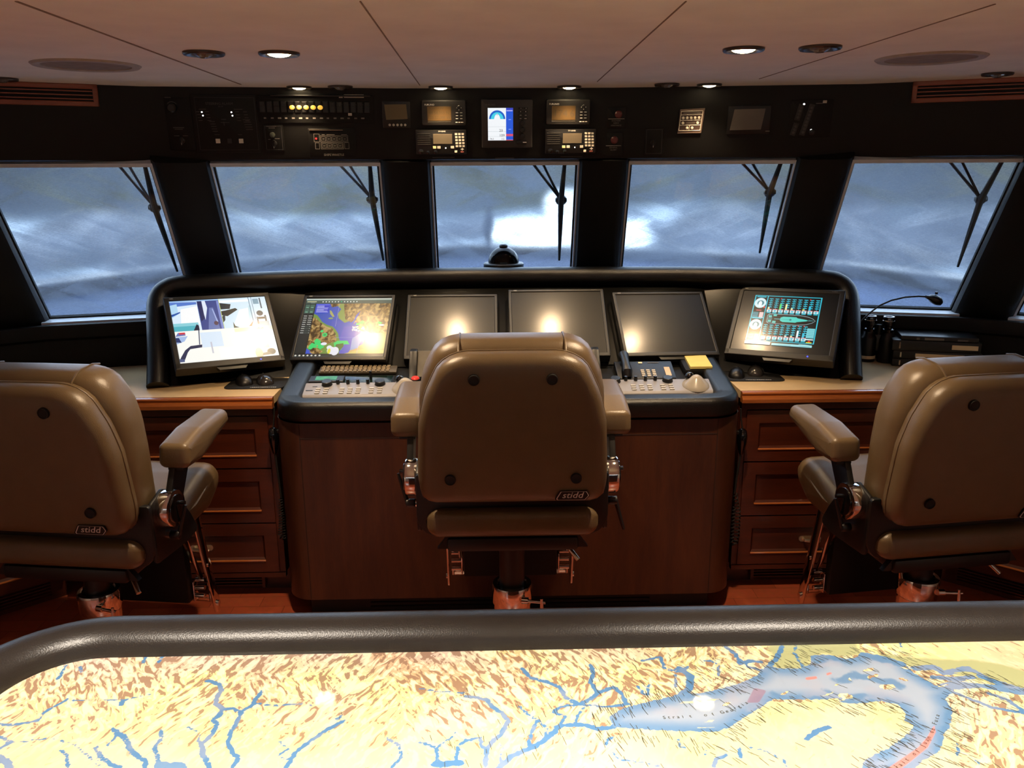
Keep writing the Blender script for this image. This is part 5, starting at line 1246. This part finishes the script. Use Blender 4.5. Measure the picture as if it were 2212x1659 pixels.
    # plain tan display
    t, k, L = inst('tan_display', 'plain tan screen over five small grey buttons', 'display', (855, 246))
    plate(t, L, 826, 220, 886, 275, BLACKP, .008, .004); s = MB(); a = [L(*p) for p in ((831, 227), (877.5, 226), (880, 256), (834, 258))]; s.hexa([V((*p, .008)) for p in a], [V((*p, .0088)) for p in a]); s.obj('screen', LCDT, t, smooth=0)
    for j in range(5): disc(t, L, 841+8.3*j, 268.3, 2.7, k, LGREY, .008, .002, 'round_button', 12)
    # the two twin displays
    def nav(px, lab, lines, x0):
        t, k, L = inst('navigation_display', lab, 'display', px, 'grey navigation displays over the middle window'); X, Y = px
        dx = X-960; dy = Y-243
        def G(x, y): return L(x+dx, y+dy)
        a, c = G(912, 268.5), G(1007, 217); b = MB(); b.prism(rrect(c[0]-a[0], c[1]-a[1], .007, 5, (a[0]+c[0])/2, (a[1]+c[1])/2), 0, .022, bev=.004); b.obj('housing', DGREY, t, smooth=40)
        sc = rect(t, G, 924, 230, 975, 258.5, LCDT, .0222, .0008, 'screen', 0); rect(t, G, 924, 260, 975, 262, STEEL, .0222, .0006, 'screen_edge', 0)
        for body, x, y, h in lines: q = G(x, y); text('digits', body, h*k*1.38, T(q[0], q[1], .0232), INK, sc, depth=0)
        q = G(929, 226.6); text('maker_lettering', 'FURUNO', 4.0*k*1.3, T(q[0], q[1], .0223), WHITET, t, depth=0)
        q = G(992, 232.5); b = MB(); b.lathe([(0, .0258), (.007, .0258), (.0085, .0245), (.0085, .022), (0, .022)], 20, T(q[0], q[1], 0)); pd = b.obj('cursor_pad', BLACKP, t)
        marks(pd, G, [(991.2, 227.5, 992.8, 229), (991.2, 236, 992.8, 237.5), (986.5, 231.8, 988, 233.4), (996, 231.8, 997.5, 233.4)], WHITET, .0260)
        for j in range(3):
            for i in range(2): rect(t, G, 984.5+9*i, 241+6*j, 991+9*i, 244.5+6*j, BLACKP, .022, .002, 'key', .0005)
        marks(t, G, [(985+9*i, 242+6*j, 990+9*i, 243.2+6*j) for i in range(2) for j in range(3)]+[(984+6*j, 261.2, 988.5+6*j, 262.8) for j in range(3)], WHITET, .0244)
    nav((960, 243), 'grey twin display reading a position in figures, left of the sounder', [('POSITION', 943, 233.5, 5.0), ('48 58.355 N', 949, 243, 6.2), ('123 57.088 W', 949, 252.5, 6.0)], 0)
    nav((1227, 241.5), 'grey twin display reading large figures 174.6, right of the sounder', [('174.6', 950, 246, 15)], 0)
    # two radios
    def radio(px, lab):
        t, k, L = inst('radiotelephone', lab, 'radio', px, 'black radiotelephones over the middle window'); X, Y = px
        def G(x, y): return L(x+X-954, y+Y-306)
        a, c = G(899, 331), G(1008, 281); b = MB(); b.prism(rrect(c[0]-a[0], c[1]-a[1], .004, 4, (a[0]+c[0])/2, (a[1]+c[1])/2), 0, .020, bev=.003); b.obj('housing', BLACKP, t, smooth=40)
        b = MB()
        for j in range(6): a, c = G(903, 289+4.3*j), G(930.5, 290.6+4.3*j); b.box(((a[0]+c[0])/2, a[1], .0206), (c[0]-a[0], 1.9*k, .002), .0004)
        b.obj('speaker_slots', DGREY, t, smooth=0)
        a, c = G(936.5, 309.5), G(977.5, 289); b = MB(); b.box(((a[0]+c[0])/2, (a[1]+c[1])/2, .0208), (c[0]-a[0], c[1]-a[1], .0016), .0004); b.obj('screen', LCDG, t, smooth=0)
        rect(t, G, 899, 281, 1007, 282.3, DGREY, .0195, .001, 'top_edge', 0)
        q = G(956, 284); text('model_lettering', 'FM-8800S', 2.8*k*1.38, T(q[0], q[1], .0203), WHITET, t, depth=0)
        for j in range(5):
            for i in range(3): rect(t, G, 983.5+7.1*i+.3*j, 287.4+6.2*j, 988.6+7.1*i+.3*j, 291.4+6.2*j, KEYM, .020, .0026, 'key', .0006)
        rect(t, G, 935.5, 314, 942.5, 319.2, mat('ivory_key', 'd8cc9a', .5), .020, .003, 'key', .0006); rect(t, G, 945, 314, 952, 319.2, KEYM, .020, .003, 'key', .0006); rect(t, G, 974, 313.8, 981, 318.8, KEYM, .020, .003, 'key', .0006); rect(t, G, 982, 323.2, 987.5, 327.6, WHITEP, .020, .003, 'key', .0006); rect(t, G, 995, 324.5, 1002, 327.6, mat('red_key', '7a4038', .5), .020, .003, 'key', .0006)
        for x, y, r in ((910, 324, 5.5), (925, 326, 4), (941, 325.5, 4.5)): disc(t, G, x, y, r, k, BLACKG, .020, .012, 'knob', 20)
        disc(t, G, 963, 318, 1.3, k, LEDW, .020, .001, 'indicator_light', 8); marks(t, G, [(995, 319.5, 1002, 321), (998, 317.5, 999.4, 323)], WHITET, .0236)
        marks(t, G, [(933, 336+2, 981, 336.8+2.6)], DTEXT, .0012, 'engraved_label')
    radio((954, 306), 'black radiotelephone with keypad under the left position display'); radio((1232, 304.5), 'black radiotelephone with keypad under the right course display')
    # echo sounder
    t, k, L = inst('echo_sounder', 'dark grey sounder with bright white and blue screen at the centre', 'display', (1094, 266.5))
    a, c = L(1040, 316), L(1149.5, 217); b = MB(); b.prism(rrect(c[0]-a[0], c[1]-a[1], .005, 4, (a[0]+c[0])/2, (a[1]+c[1])/2), 0, .026, bev=.004); b.obj('housing', mat('slate_plastic', '302e2e', .45), t, smooth=40)
    a, c = L(1054, 300), L(1108, 234); P = [('f4f8fc', R(0, 0, 1, 1))]; A = P.append
    sx = .72; A(('1f62c8', C(.37, .66, .32, .27, 26, 0, PI)+[(.05, .66)])); A(('45d0e8', C(.37, .66, .25, .21, 26, 0, PI))); A(('f4f8fc', C(.37, .62, .125, .19, 20, 0, PI))); A(('c0d2da', C(.37, .80, .03, .03, 10))); A(('f4f8fc', R(.04, .3, .72, .63)))
    A(('2458d8', R(sx, 0, 1, 1))); A(('4a3ab0', R(sx, .955, 1, .985))); A(('b8b0f0', R(sx+.02, .90, .98, .93))); A(('d85070', R(sx, .13, 1, .20))); A(('e06a70', R(sx, 0, 1, .02))); A(('c8d8f8', R(sx+.1, .64, sx+.2, .65))); A(('c8d8f8', R(sx+.1, .34, sx+.2, .35)))
    for y in (.42, .27, .12): A(('8a98a0', R(0, y, sx, y+.004)))
    sc = screen_obj('screen', P, c[0]-a[0], c[1]-a[1], t, None, .0265, [SCR_ON]); sc.location = ((a[0]+c[0])/2, (a[1]+c[1])/2, 0)
    for body, x, y, h in (('20', 1082, 280, 6), ('109', 1084, 290, 6), ('74.3', 1062, 297, 4), ('3.2', 1086, 297, 4)): q = L(x, y); text('figures', body, h*k*1.3, T(q[0]-(a[0]+c[0])/2, q[1]-(a[1]+c[1])/2, .0269), INK, sc, depth=0)
    ttext(t, L, 'FURUNO', 1060, 227.8, 3.6, k, GREYT, .0262, 'maker_lettering')
    for y, r in ((264, 5.2), (278, 5.2), (290.5, 5.2)): disc(t, L, 1128.5, y, r, k, BLACKP, .026, .016, 'knob', 20)
    b = MB(); q = L(1126, 304); b.prism(rrect(24*k, 9*k, 4*k, 5, q[0], q[1]), .026, .030, bev=.001); b.obj('power_key', BLACKP, t)
    for j in range(4):
        for i in range(2): rect(t, L, 1119.5+11*i, 232.5+7*j, 1128+11*i, 236.5+7*j, BLACKP, .026, .002, 'key', .0005)
    marks(t, L, [(1124, 234, 1125.5, 235.4), (1135, 234, 1136.5, 235.4), (1123, 240.6, 1125, 242.2), (1134, 240.6, 1136, 242.2), (1122, 248, 1126, 249), (1133, 248, 1137, 249), (1122, 255, 1126, 256), (1132, 255, 1137, 256), (1129, 303, 1137, 305)], WHITET, .0304)
    marks(t, L, [(1069, 337.5, 1110, 340)], DTEXT, .0008, 'engraved_label')
    # two red call buttons with engraved labels
    for (x, y), bx, rows, lab in (((1336, 246), (1314, 256, 1349, 272), ('ENGINEER', 'NEEDS', 'ASSISTANCE'), 'red call button over a three-line engraved label'), ((1327, 301), (1309, 314, 1342, 330), ('GENERAL', 'ALARM'), 'lower red button above a two-line engraved label')):
        t, k, L = inst('call_button', lab, 'push button', (x, y), 'red buttons right of the radiotelephone')
        plate(t, L, bx[0]-3, y-14, bx[2]+3, bx[3]+4, PANELM, .003, .002); q = L(x, y); MB().lathe([(.013, 0), (.013, .004), (.0115, .010), (0, .010)], 20, T(q[0], q[1], .003)).obj('collar', BLACKP, t)
        MB().lathe([(0, .026), (.010, .0255), (.0145, .022), (.0145, .016), (.008, .013), (.008, .010), (0, .010)], 24, T(q[0], q[1], .003)).obj('mushroom_cap', REDD, t)
        b = MB(); a, c = L(bx[0], bx[1]), L(bx[2], bx[1]); b.box(((a[0]+c[0])/2, a[1], .0034), (c[0]-a[0], .0012, .001)); b.obj('label_rule', WHITET, t, smooth=0)
        for j, w in enumerate(rows): ttext(t, L, w, (bx[0]+bx[2])/2, bx[1]+4.0+4.8*j, 3.0, k, GREYT, .0032, 'label_lettering')
    # blank hatch outline
    t, k, L = inst('blank_panel', 'faintly outlined blank black plate right of the red buttons', 'blank plate', (1412, 304)); plate(t, L, 1393, 279, 1432, 332, PANELM, .004, .002); outline(t, L, 1396, 281, 1429, 330, LINEM, .0045); toggle(t, L, 1411, 308, k, 0)
    # pale framed button panel
    t, k, L = inst('button_panel', 'brown panel with white grid lines and nine round white buttons', 'control panel', (1491, 261))
    def sk(x, y): q = L(x, y); return q
    b = MB(); a = [L(*p) for p in ((1465, 286.5), (1515, 285.5), (1520, 235.5), (1468, 237.5))]; b.hexa([V((*p, 0)) for p in a], [V((*p, .010)) for p in a]); b.obj('frame_plate', mat('grey_brown_frame', '5a4a42', .45), t, smooth=0)
    b = MB(); a = [L(*p) for p in ((1468, 281), (1511, 280), (1515, 242), (1472, 243))]; b.hexa([V((*p, .010)) for p in a], [V((*p, .0108)) for p in a]); b.obj('brown_field', mat('brown_field', '3a2a24', .5), t, smooth=0)
    def bar(x0, y0, x1, y1): 
        p, q_ = V((*L(x0, y0), .0112)), V((*L(x1, y1), .0112)); return p, q_
    b = MB()
    for x0, y0, x1, y1 in ((1470, 241, 1516, 240.5), (1469.5, 248.3, 1515, 247.5), (1468.5, 259.5, 1514, 259), (1468, 269.5, 1513, 269), (1467, 280.5, 1512, 280), (1470.5, 241, 1467, 280.5), (1516, 240.5, 1512, 280), (1489.5, 269.2, 1488.5, 280.2)):
        p, q_ = bar(x0, y0, x1, y1); b.tube([p, q_], .0011, 6)
    b.obj('grid_lines', WHITEP, t)
    for x, y in [(1475+8.4*j, 254.5-.1*j) for j in range(5)]+[(1475, 264.8), (1506, 264.5), (1484.5, 275), (1495, 274.8)]: disc(t, L, x, y, 2.9, k, WHITEP, .0108, .003, 'round_button', 14)
    marks(t, L, [(1475, 243.8, 1511, 245.4), (1482, 263.8, 1501, 265.4)], GREYT, .0114)
    # grey dead display
    t, k, L = inst('grey_display', 'blank grey display right of the small button panel', 'display', (1614, 258))
    plate(t, L, 1572, 230, 1662, 288, BLACKP, .008, .004); b = MB(); a = [L(*p) for p in ((1578, 279.5), (1644, 278.5), (1650, 236), (1585, 237))]; b.hexa([V((*p, .008)) for p in a], [V((*p, .009)) for p in a]); b.obj('screen', mat('grey_lcd_pale', '5d5650', .35, var=.04), t, smooth=0); marks(t, L, [(1654, 281, 1663, 283)], GREYT, .0084)
    # key tag board
    t, k, L = inst('breaker_board', 'dark board with slanting rows of small grey studs at the right end', 'control panel', (1745, 256))
    plate(t, L, 1705, 218, 1795, 296, PANELM, .004)
    def col(x0, y0, x1, y1, n):
        p, q_ = V((*L(x0, y0), .004)), V((*L(x1, y1), .004)); d = (q_-p).normalized(); nn = V((-d.y, d.x, 0))*.010
        b = MB(); b.hexa([p-nn-d*.006, q_-nn+d*.006, q_+nn+d*.006, p+nn-d*.006], [v+V((0, 0, .003)) for v in (p-nn-d*.006, q_-nn+d*.006, q_+nn+d*.006, p+nn-d*.006)]); b.obj('strip', mat('strip_grey', '2c2b29', .5), t, smooth=0)
        for j in range(n): c = p.lerp(q_, (j+.5)/n); MB().cyl(c+V((0, 0, .003)), c+V((0, 0, .007)), .0055, n=12, bev=.001).obj('stud', mat('stud_grey', '4a4844', .45), t)
    col(1728, 230, 1722, 256, 4); col(1721, 268, 1716, 287, 3); col(1750, 230, 1736, 287, 8); disc(t, L, 1733, 226.5, 2.2, k, LEDW, .006, .001, 'indicator_light', 10); disc(t, L, 1754, 279.5, 2.2, k, LEDW, .006, .001, 'indicator_light', 10); disc(t, L, 1756, 284, 6, k, BLACKP, .004, .006, 'knob', 18); rect(t, L, 1772, 219.5, 1780, 225, LGREY, .004, .002, 'label_square', 0); marks(t, L, [(1758, 224.5, 1772, 226)], GREYT, .0046)
instruments()

# ================================================================ ON THE HOOD, TRAY AND WORKTOPS
t = thing('compass', 'glossy black dome compass standing before the middle window', 'compass', (at_y(1088, 590, 3.715).x, 3.715, 1.248))
MB().lathe([(0, -.05), (.075, -.05), (.075, -.046), (.06, -.04), (.06, .002), (0, .002)], 32).obj('foot', BLACKP, t)
MB().lathe([(0, 0), (.088, 0), (.090, .004), (.090, .024), (.086, .028), (.070, .029), (0, .029)], 40).obj('base_ring', BLACKP, t)
pr = [(.069, .027)]+[(.069*math.cos(a), .029+.070*math.sin(a)) for a in [PI/2*k/10 for k in range(1, 10)]]+[(0, .0995)]
MB().lathe(pr, 40).obj('dome', mat('dome_black', '050506', .12, spec=.18), t)
MB().lathe([(.019, .097), (.019, .104), (.014, .109), (0, .110)], 24).obj('dome_cap', BLACKP, t)

TRAY = .835
DP, DN = V((0, 2.97, .845)), V((0, -.177, 1)).normalized()
def on_deck(x, y): return frame((x, y, .845+(y-2.97)*.177), (1, 0, 0), (0, 1, .177))
def deck_px(x, y): return at_p(x, y, DP, DN)
def control_pad(cx, lab):
    t = thing('control_pad', lab, 'control panel', on_deck(cx, 3.037), 'grey control pads in the helm tray'); w = .448
    side = fillet([(-.054, .0), (.052, .0), (.052, .026), (-.044, .019), (-.054, .013)], [.001, .001, .006, .01, .006], 3)
    MB().prism(side, -w/2, w/2, frame((0, 0, 0), (0, 1, 0), (0, 0, 1)), bev=.003).obj('housing', MGREY, t, smooth=40)
    up = V((0, .116, .008)); Mp = frame((0, .0, .0229), (1, 0, 0), up)      # sloping top face
    xh = w/2-.062
    prof = [(.052, -.002), (.050, .004), (.043, .012), (.030, .024), (.018, .036), (.009, .042), (0, .043)]
    MB().lathe(prof, 28, Mp @ T(xh, -.004, 0)).obj('trackball_mound', mat('pearl_grey', 'a39c92', .25, var=.03), t, smooth=70)
    MB().lathe([(0, -.018)]+[(.018*math.cos(a), .018*math.sin(a)) for a in [-PI/2+PI*k/12 for k in range(1, 12)]]+[(0, .018)], 20, Mp @ T(xh-.022, .018, .026)).obj('trackball', BLACKG, t)
    px0 = -w/2
    for x in (.083, .285): b = MB(); b.lathe([(0, .016), (.017, .016), (.019, .0145), (.0195, .002), (.021, 0), (0, 0)], 24, Mp @ T(px0+x, .034, 0)); b.obj('large_knob', BLACKP, t)
    for k in range(4): b = MB(); b.lathe([(0, .018), (.0055, .018), (.006, .017), (.007, 0), (0, 0)], 14, Mp @ T(px0+.124+.038*k, .040, 0)); b.obj('small_knob', BLACKP, t)
    for gx, nx in ((.056, 1), (.087, 1), (.146, 1), (.177, 1), (.208, 1), (.258, 1), (.290, 1)):
        for j in range(3): b = MB(); b.box((px0+gx, -.034+.016*j, .0015), (.018, .008, .004), .001, M=Mp); b.obj('key', LGREY, t, smooth=0)
    b = MB(); b.box((px0+.040, .018, .0003), (.018, .004, .0006), M=Mp); b.box((px0+.024, -.012, .0003), (.026, .005, .0006), M=Mp); b.obj('maker_mark', DGREY, t, smooth=0)
control_pad(-.553, 'grey control pad with trackball in the left half of the helm tray')
control_pad(.553, 'grey control pad with trackball in the right half of the helm tray')
# small keyboard below the chart monitor
t = thing('keyboard', 'slim brown keyboard lying behind the dark glass display', 'keyboard', on_deck(-.60, 3.236))
Mk = frame((0, 0, .016), (1, 0, 0), (0, .10, .012)); MB().box((0, 0, -.006), (.31, .052, .012), .003, M=Mk).obj('case', mat('brown_case', '4a4236', .5), t, smooth=30)
MB().box((0, .01, .004), (.29, .05, .008)).obj('foot', BLACKP, t, smooth=0)
kb = mat('keyboard_key', '8a7c62', .5)
for r_ in range(4):
    for c_ in range(15): b = MB(); b.box((-.140+.0185*c_+.002*(r_ % 2), -.018+.012*r_, .002), (.014, .009, .005), .0015, M=Mk); b.obj('key', kb, t, smooth=0)
# dark glass chart display set in the tray
t = thing('glass_display', 'dark glass display with a small green screen in the left half of the tray', 'display', on_deck(-.625, 3.148))
Mg = frame((0, 0, .008), (1, 0, 0), (0, 1, 0)); MB().box((0, 0, -.004), (.34, .082, .008), .002, M=Mg).obj('glass_plate', mat('dark_green_glass', '10201c', .08, var=.3, scale=9, coat=.5), t, smooth=0)
MB().box((0, 0, .002), (.35, .09, .004)).obj('base', BLACKP, t, smooth=0)
b = MB(); b.box((-.085, -.010, .006), (.14, .055, .012), .003, M=Mg); md = b.obj('module', BLACKP, t, smooth=0)
gl = mat('green_lcd', '2c6a48', .3, var=.5, scale=60, emit='3fae78', estr=.35); b = MB(); b.box((-.085, -.008, .0125), (.082, .034, .001), M=Mg); b.obj('green_screen', gl, md, smooth=0)
b = MB(); b.cyl((.085, .01, .004), (.085, .012, .040), .006, .005, 12, M=None); b.obj('joystick', BLACKP, t)
# throttle binnacle behind the middle chair
t = thing('throttle_binnacle', 'black throttle binnacle with grey face, mostly hidden by the middle chair', 'throttle console', on_deck(-.012, 3.15))
for s in (-1, 1):
    b = MB(); b.prism(fillet([(-.05, 0), (.115, 0), (.10, .098), (.06, .102), (.0, .065), (-.05, .03)], .01, 3), s*.345-.03 if s < 0 else s*.345, s*.345 if s < 0 else s*.345+.03, frame((0, 0, 0), (0, 1, 0), (0, 0, 1)) , bev=.004); b.obj('side_cheek', BLACKP, t, smooth=30)
Mt = frame((0, .025, .064), (1, 0, 0), (0, .11, .072)); MB().box((0, 0, -.012), (.69, .125, .02), .003, M=Mt).obj('face_plate', mat('grey_face', '5f5a52', .35), t, smooth=0)
MB().box((0, .045, .02), (.69, .10, .04)).obj('base', BLACKP, t, smooth=0)
for s in (-1, 1):
    b = MB(); b.lathe([(0, 0), (.02, 0), (.02, .012), (.014, .016), (.014, .026), (.0185, .028), (.0185, .044), (0, .044)], 20, T(s*.345, -.075, 0)); jb = b.obj('button_stalk', BLACKP, t)
    MB().lathe([(0, .051), (.012, .050), (.0155, .046), (.0155, .0435), (0, .0435)], 20, T(s*.345, -.075, 0)).obj('red_button', REDB, jb)
b = MB()
for s in (-1, 1): b.tube([V((s*.05, .02, .055)), V((s*.05, -.01, .10)), V((s*.05, -.02, .115))], [.008, .007, .014], 10)
b.obj('throttle_levers', CHROME, t)
# desk telephone
p = at_z(1400, 806, TRAY+.02); t = thing('desk_telephone', 'black desk telephone with a pale label strip in the right half of the tray', 'telephone', on_deck(.545, 3.172))
side = fillet([(-.062, 0), (.075, 0), (.075, .032), (.062, .036), (-.058, .016)], [.001, .001, .006, .006, .004], 3)
MB().prism(side, -.115, .115, frame((0, 0, 0), (0, 1, 0), (0, 0, 1)), bev=.003).obj('base', BLACKP, t, smooth=40)
Mt = frame((0, .002, .0265), (1, 0, 0), (0, .12, .020))
for j in range(4):
    for i in range(3): b = MB(); b.box((-.012+.022*i, -.046+.013*j, .0015), (.014, .009, .004), .001, M=Mt); b.obj('key', KEYM, t, smooth=0)
b = MB(); b.box((.088, -.014, .0008), (.022, .062, .001), M=Mt); b.obj('label_strip', PINKL, t, smooth=0)
b = MB(); b.box((-.012, .050, .001), (.016, .010, .001), M=Mt); b.obj('small_label', PAPERL, t, smooth=0)
b = MB(); b.box((.04, .050, .0005), (.045, .003, .001), M=Mt); b.obj('lettering', GREYT, t, smooth=0)
b = MB(); path = [V((-.080, -.055, .022)), V((-.080, -.045, .042)), V((-.080, -.015, .056)), V((-.080, .025, .064)), V((-.080, .055, .064)), V((-.080, .066, .052))]
b.tube(path, [.020, .022, .016, .016, .022, .020], 14, M=None); b.obj('handset', BLACKP, t)
# yellow notes
p = at_z(1498, 785, TRAY+.014); t = tag(MB().box((0, 0, 0), (.088, .115, .010)).obj('note_pad', YELLOW, smooth=0), 'pad of yellow notes lying at the back right of the tray', 'note pad'); t.matrix_world = on_deck(.768, 3.225) @ T(0, 0, .0352)

def mouse_mat(cx, cy, rot, lab, flip):
    t = thing('mouse_mat', lab, 'mouse mat', T(cx, cy, WZ) @ Matrix.Rotation(rot, 4, 'Z')); MB().prism(rrect(.235, .165, .03, 6), 0, .004, bev=.001).obj('pad', RUBBER, t, smooth=30)
    b = MB(); x = .0 if not flip else -.03
    for k in range(14): b.box((x-.01+.0075*k, -.068, .0043), (.0052 if k % 5 else .003, .0055, .0005))
    b.obj('lettering', WHITET, t, smooth=0)
def mouse(cx, cy, rot, lab, m):
    t = thing('computer_mouse', lab, 'computer mouse', T(cx, cy, WZ+.004) @ Matrix.Rotation(rot, 4, 'Z'), 'computer mice on the worktops')
    rings = []
    for y, w, h in ((-.052, .010, .006), (-.048, .022, .016), (-.034, .030, .029), (-.008, .033, .036), (.018, .031, .033), (.040, .027, .024), (.052, .018, .013), (.055, .008, .006)):
        r = [V((w*math.cos(a)*(1.0 if math.sin(a) < .5 else .94), y, max(0, h*math.sin(a)**.8))) for a in [PI*k/10 for k in range(11)]]; rings.append(r)
    b = MB().loft(rings); b.obj('shell', m, t, smooth=80)
    b = MB(); b.lathe([(0, -.003), (.007, -.003), (.008, 0), (.007, .003), (0, .003)], 16, T(0, .030, .026) @ Matrix.Rotation(PI/2, 4, 'Y')); b.obj('scroll_wheel', DGREY, t)
    MB().tube([V((0, -.006, .0362)), V((0, .012, .0345)), V((0, .021, .0328))], .0009, 6).obj('button_gap', RUBBER, t)
mouse_mat(-1.005, 3.232, .0, 'black mouse mat on the left worktop', False); mouse_mat(1.005, 3.262, -.05, 'black mouse mat on the right worktop', True)
MSILV = mat('dark_silver_shell', '2c2a2a', .22, var=.1, coat=.3)
mouse(-1.060, 3.235, .45, 'black mouse on the left mat, nearer the camera monitor', BLACKP); mouse(-.978, 3.240, .45, 'silvery-backed mouse on the left mat, nearer the helm console', MSILV)
mouse(.942, 3.265, -.3, 'black mouse on the right mat, nearer the helm console', BLACKP); mouse(1.030, 3.298, -.3, 'black mouse on the right mat, nearer the right chair', MSILV)

# gooseneck lamp on the right worktop
p0 = at_y(1864, 690, 3.50); pts = [at_y(x, y, 3.50) for x, y in ((1864, 690), (1880, 675), (1900, 660), (1925, 649), (1955, 642), (1985, 640), (2000, 641))]
base = V((p0.x-.03, 3.50, WZ)); t = thing('gooseneck_lamp', 'black gooseneck lamp arching over the binoculars', 'lamp', base)
MB().lathe([(0, 0), (.030, 0), (.031, .006), (.022, .014), (.010, .020), (0, .022)], 24).obj('base', BLACKP, t)
neck = [V((0, 0, .015)), V((0, 0, .10)), V((.005, 0, .16))]+[p-base for p in pts]
MB().tube(neck, .0038, 8).obj('neck', FRAMEM, t); e = neck[-1]
h = at_y(2034, 650, 3.50)-base; d = (h-e).normalized(); rings = []
for f, w in ((0, .008), (.2, .012), (.35, .022), (.6, .028), (.85, .025), (1.0, .012)): c = e.lerp(h, f)-V((0, 0, .004*f)); rings.append([c+V((0, 1, 0))*w*1.1*math.cos(a)+V((.0, 0, 1))*w*.8*math.sin(a) for a in [2*PI*k/16 for k in range(16)]])
hd = MB().loft(rings).obj('lamp_shade', BLACKP, t, smooth=60); q = e.lerp(h, .62)+V((0, 0, .022)); b = MB(); b.cyl(q, q+V((0, 0, .010)), .006, n=10); b.obj('switch', BLACKP, hd)

# binoculars standing on their objectives
pb = at_z(1901, 784, WZ); t = thing('binoculars', 'black binoculars standing upright beside the hood', 'binoculars', T(pb.x-.005, pb.y+.035, WZ) @ Matrix.Rotation(-.35, 4, 'Z'))
for s in (-1, 1):
    q = T(s*.039, 0, 0); b = MB(); b.lathe([(0, 0), (.034, 0), (.036, .004), (.036, .10), (.033, .112), (.026, .120), (.024, .135), (0, .135)], 32, q); br = b.obj('barrel', BLACKP, t)
    if s < 0: MB().lathe([(.0362, .014), (.0372, .015), (.0372, .027), (.0362, .028)], 32, q).obj('white_ring', PAPERL, br)
    b = MB(); b.lathe([(.020, .130), (.026, .134), (.026, .146), (.020, .150), (.020, .160), (.024, .163), (.024, .196), (.022, .202), (.017, .202), (.015, .190), (0, .190)], 28, T(s*.036, 0, 0)); b.obj('eyepiece', BLACKG, br)
    MB().lathe([(.0245, .182), (.0255, .184), (.0245, .186)], 28, T(s*.036, 0, 0)).obj('eyepiece_ring', STEEL, br)
b = MB(); b.box((0, 0, .085), (.03, .022, .075), .006); b.cyl((0, 0, .12), (0, 0, .165), .010, n=18); b.obj('bridge', BLACKP, t, smooth=40)
# stack of flat binders
base = V((1.853, 3.47, WZ)); Mz = Matrix.Rotation(-.29, 4, 'Z'); z = 0
stack = [('bottom box file of the stack, with a cream spine label', .34, .034, (-.09, .15), PAPERL, .0), ('box file second from the bottom, with a long cream spine label', .345, .036, (-.085, .19), PAPERL, .004), ('thick box file with a short cream label right of its centre', .345, .046, (.06, .10), PAPERL, -.004), ('slim black folder on top of the stack, with grey labels', .30, .020, None, None, .006)]
for lab, w, h, lb, lm, dx in stack:
    t = thing('box_file', lab, 'box file', T(base.x+dx, base.y, WZ+z) @ Mz, 'box files stacked by the binoculars')
    b = MB(); b.box((0, 0, h/2), (w, .20, h-.001), .003); b.obj('case', BLACKP, t, smooth=30)
    if lb: b = MB(); b.box((lb[0]+lb[1]/2, -.1005, h/2), (lb[1], .001, h*.42)); b.obj('spine_label', lm, t, smooth=0); b = MB(); b.box((-w/2+.03, -.1005, h/2), (.006, .002, h*.6)); b.obj('spine_ring', STEEL, t, smooth=0)
    else: b = MB(); b.box((-.02, -.1005, h*.4), (.075, .001, .009)); b.box((-.083, -.1005, h*.4), (.012, .001, .009)); b.box((.09, -.1005, h*.35), (.04, .001, .006)); b.obj('spine_label', GREYT, t, smooth=0)
    z += h
# handsets hanging beside the console
def handset(s, lab, p_head, loop):
    t = thing('radio_handset', lab, 'handset', (p_head.x, p_head.y, p_head.z), 'black handsets hanging on the sides of the helm console')
    b = MB(); rings = []
    for z, w, dd in ((.045, .008, .010), (.038, .016, .018), (.015, .020, .024), (-.012, .019, .022), (-.038, .013, .016), (-.058, .007, .009)): rings.append([V((w*math.cos(a), dd*math.sin(a), z)) for a in [2*PI*k/16 for k in range(16)]])
    b.loft(rings); b.obj('microphone_head', BLACKG, t, smooth=60)
    wall = s*.864-p_head.x; b = MB(); b.box((wall*.5, 0, .03), (abs(wall)+.004, .014, .014), .002); b.obj('hanger', BLACKP, t, smooth=0)
    pts = [V(q) for q in loop]; MB().tube(pts[:3], .004, 8).obj('cord', RUBBER, t)
    # coiled part
    P = pts[2:]; L = [0]
    for a, c in zip(P, P[1:]): L.append(L[-1]+(c-a).length)
    n = 26*12; co = []
    for k in range(n+1):
        d = L[-1]*k/n; j = 0
        while j < len(P)-2 and L[j+1] < d: j += 1
        q = P[j].lerp(P[j+1], (d-L[j])/(L[j+1]-L[j])); dr = (P[j+1]-P[j]).normalized(); u = V((0, 1, 0)); v = dr.cross(u).normalized(); a = 2*PI*k/12; co.append(q+u*.008*math.cos(a)+v*.008*math.sin(a))
    MB().tube(co, .0022, 6).obj('coiled_cord', RUBBER, t)
    MB().tube([V((0, 0, .04)), V((wall*.3, 0, .09)), V((wall*.4, 0, .125))], .003, 6).obj('lead', RUBBER, t)
pl = at_y(583, 948, 2.99); handset(-1, 'black radio handset with coiled cord on the left side of the console', V((-.892, 2.99, pl.z)), [(0, 0, -.05), (.006, 0, -.16), (.010, 0, -.24), (.004, 0, -.33), (-.006, 0, -.40), (.012, 0, -.41), (.016, 0, -.30)])
pr_ = at_y(1610, 950, 2.99); handset(1, 'black radio handset with looped coiled cord on the right side of the console', V((.895, 2.99, pr_.z)), [(0, 0, -.05), (-.010, 0, -.15), (-.014, 0, -.22), (.006, 0, -.30), (.008, 0, -.40), (-.002, 0, -.44), (-.014, 0, -.42), (-.016, 0, -.28)])
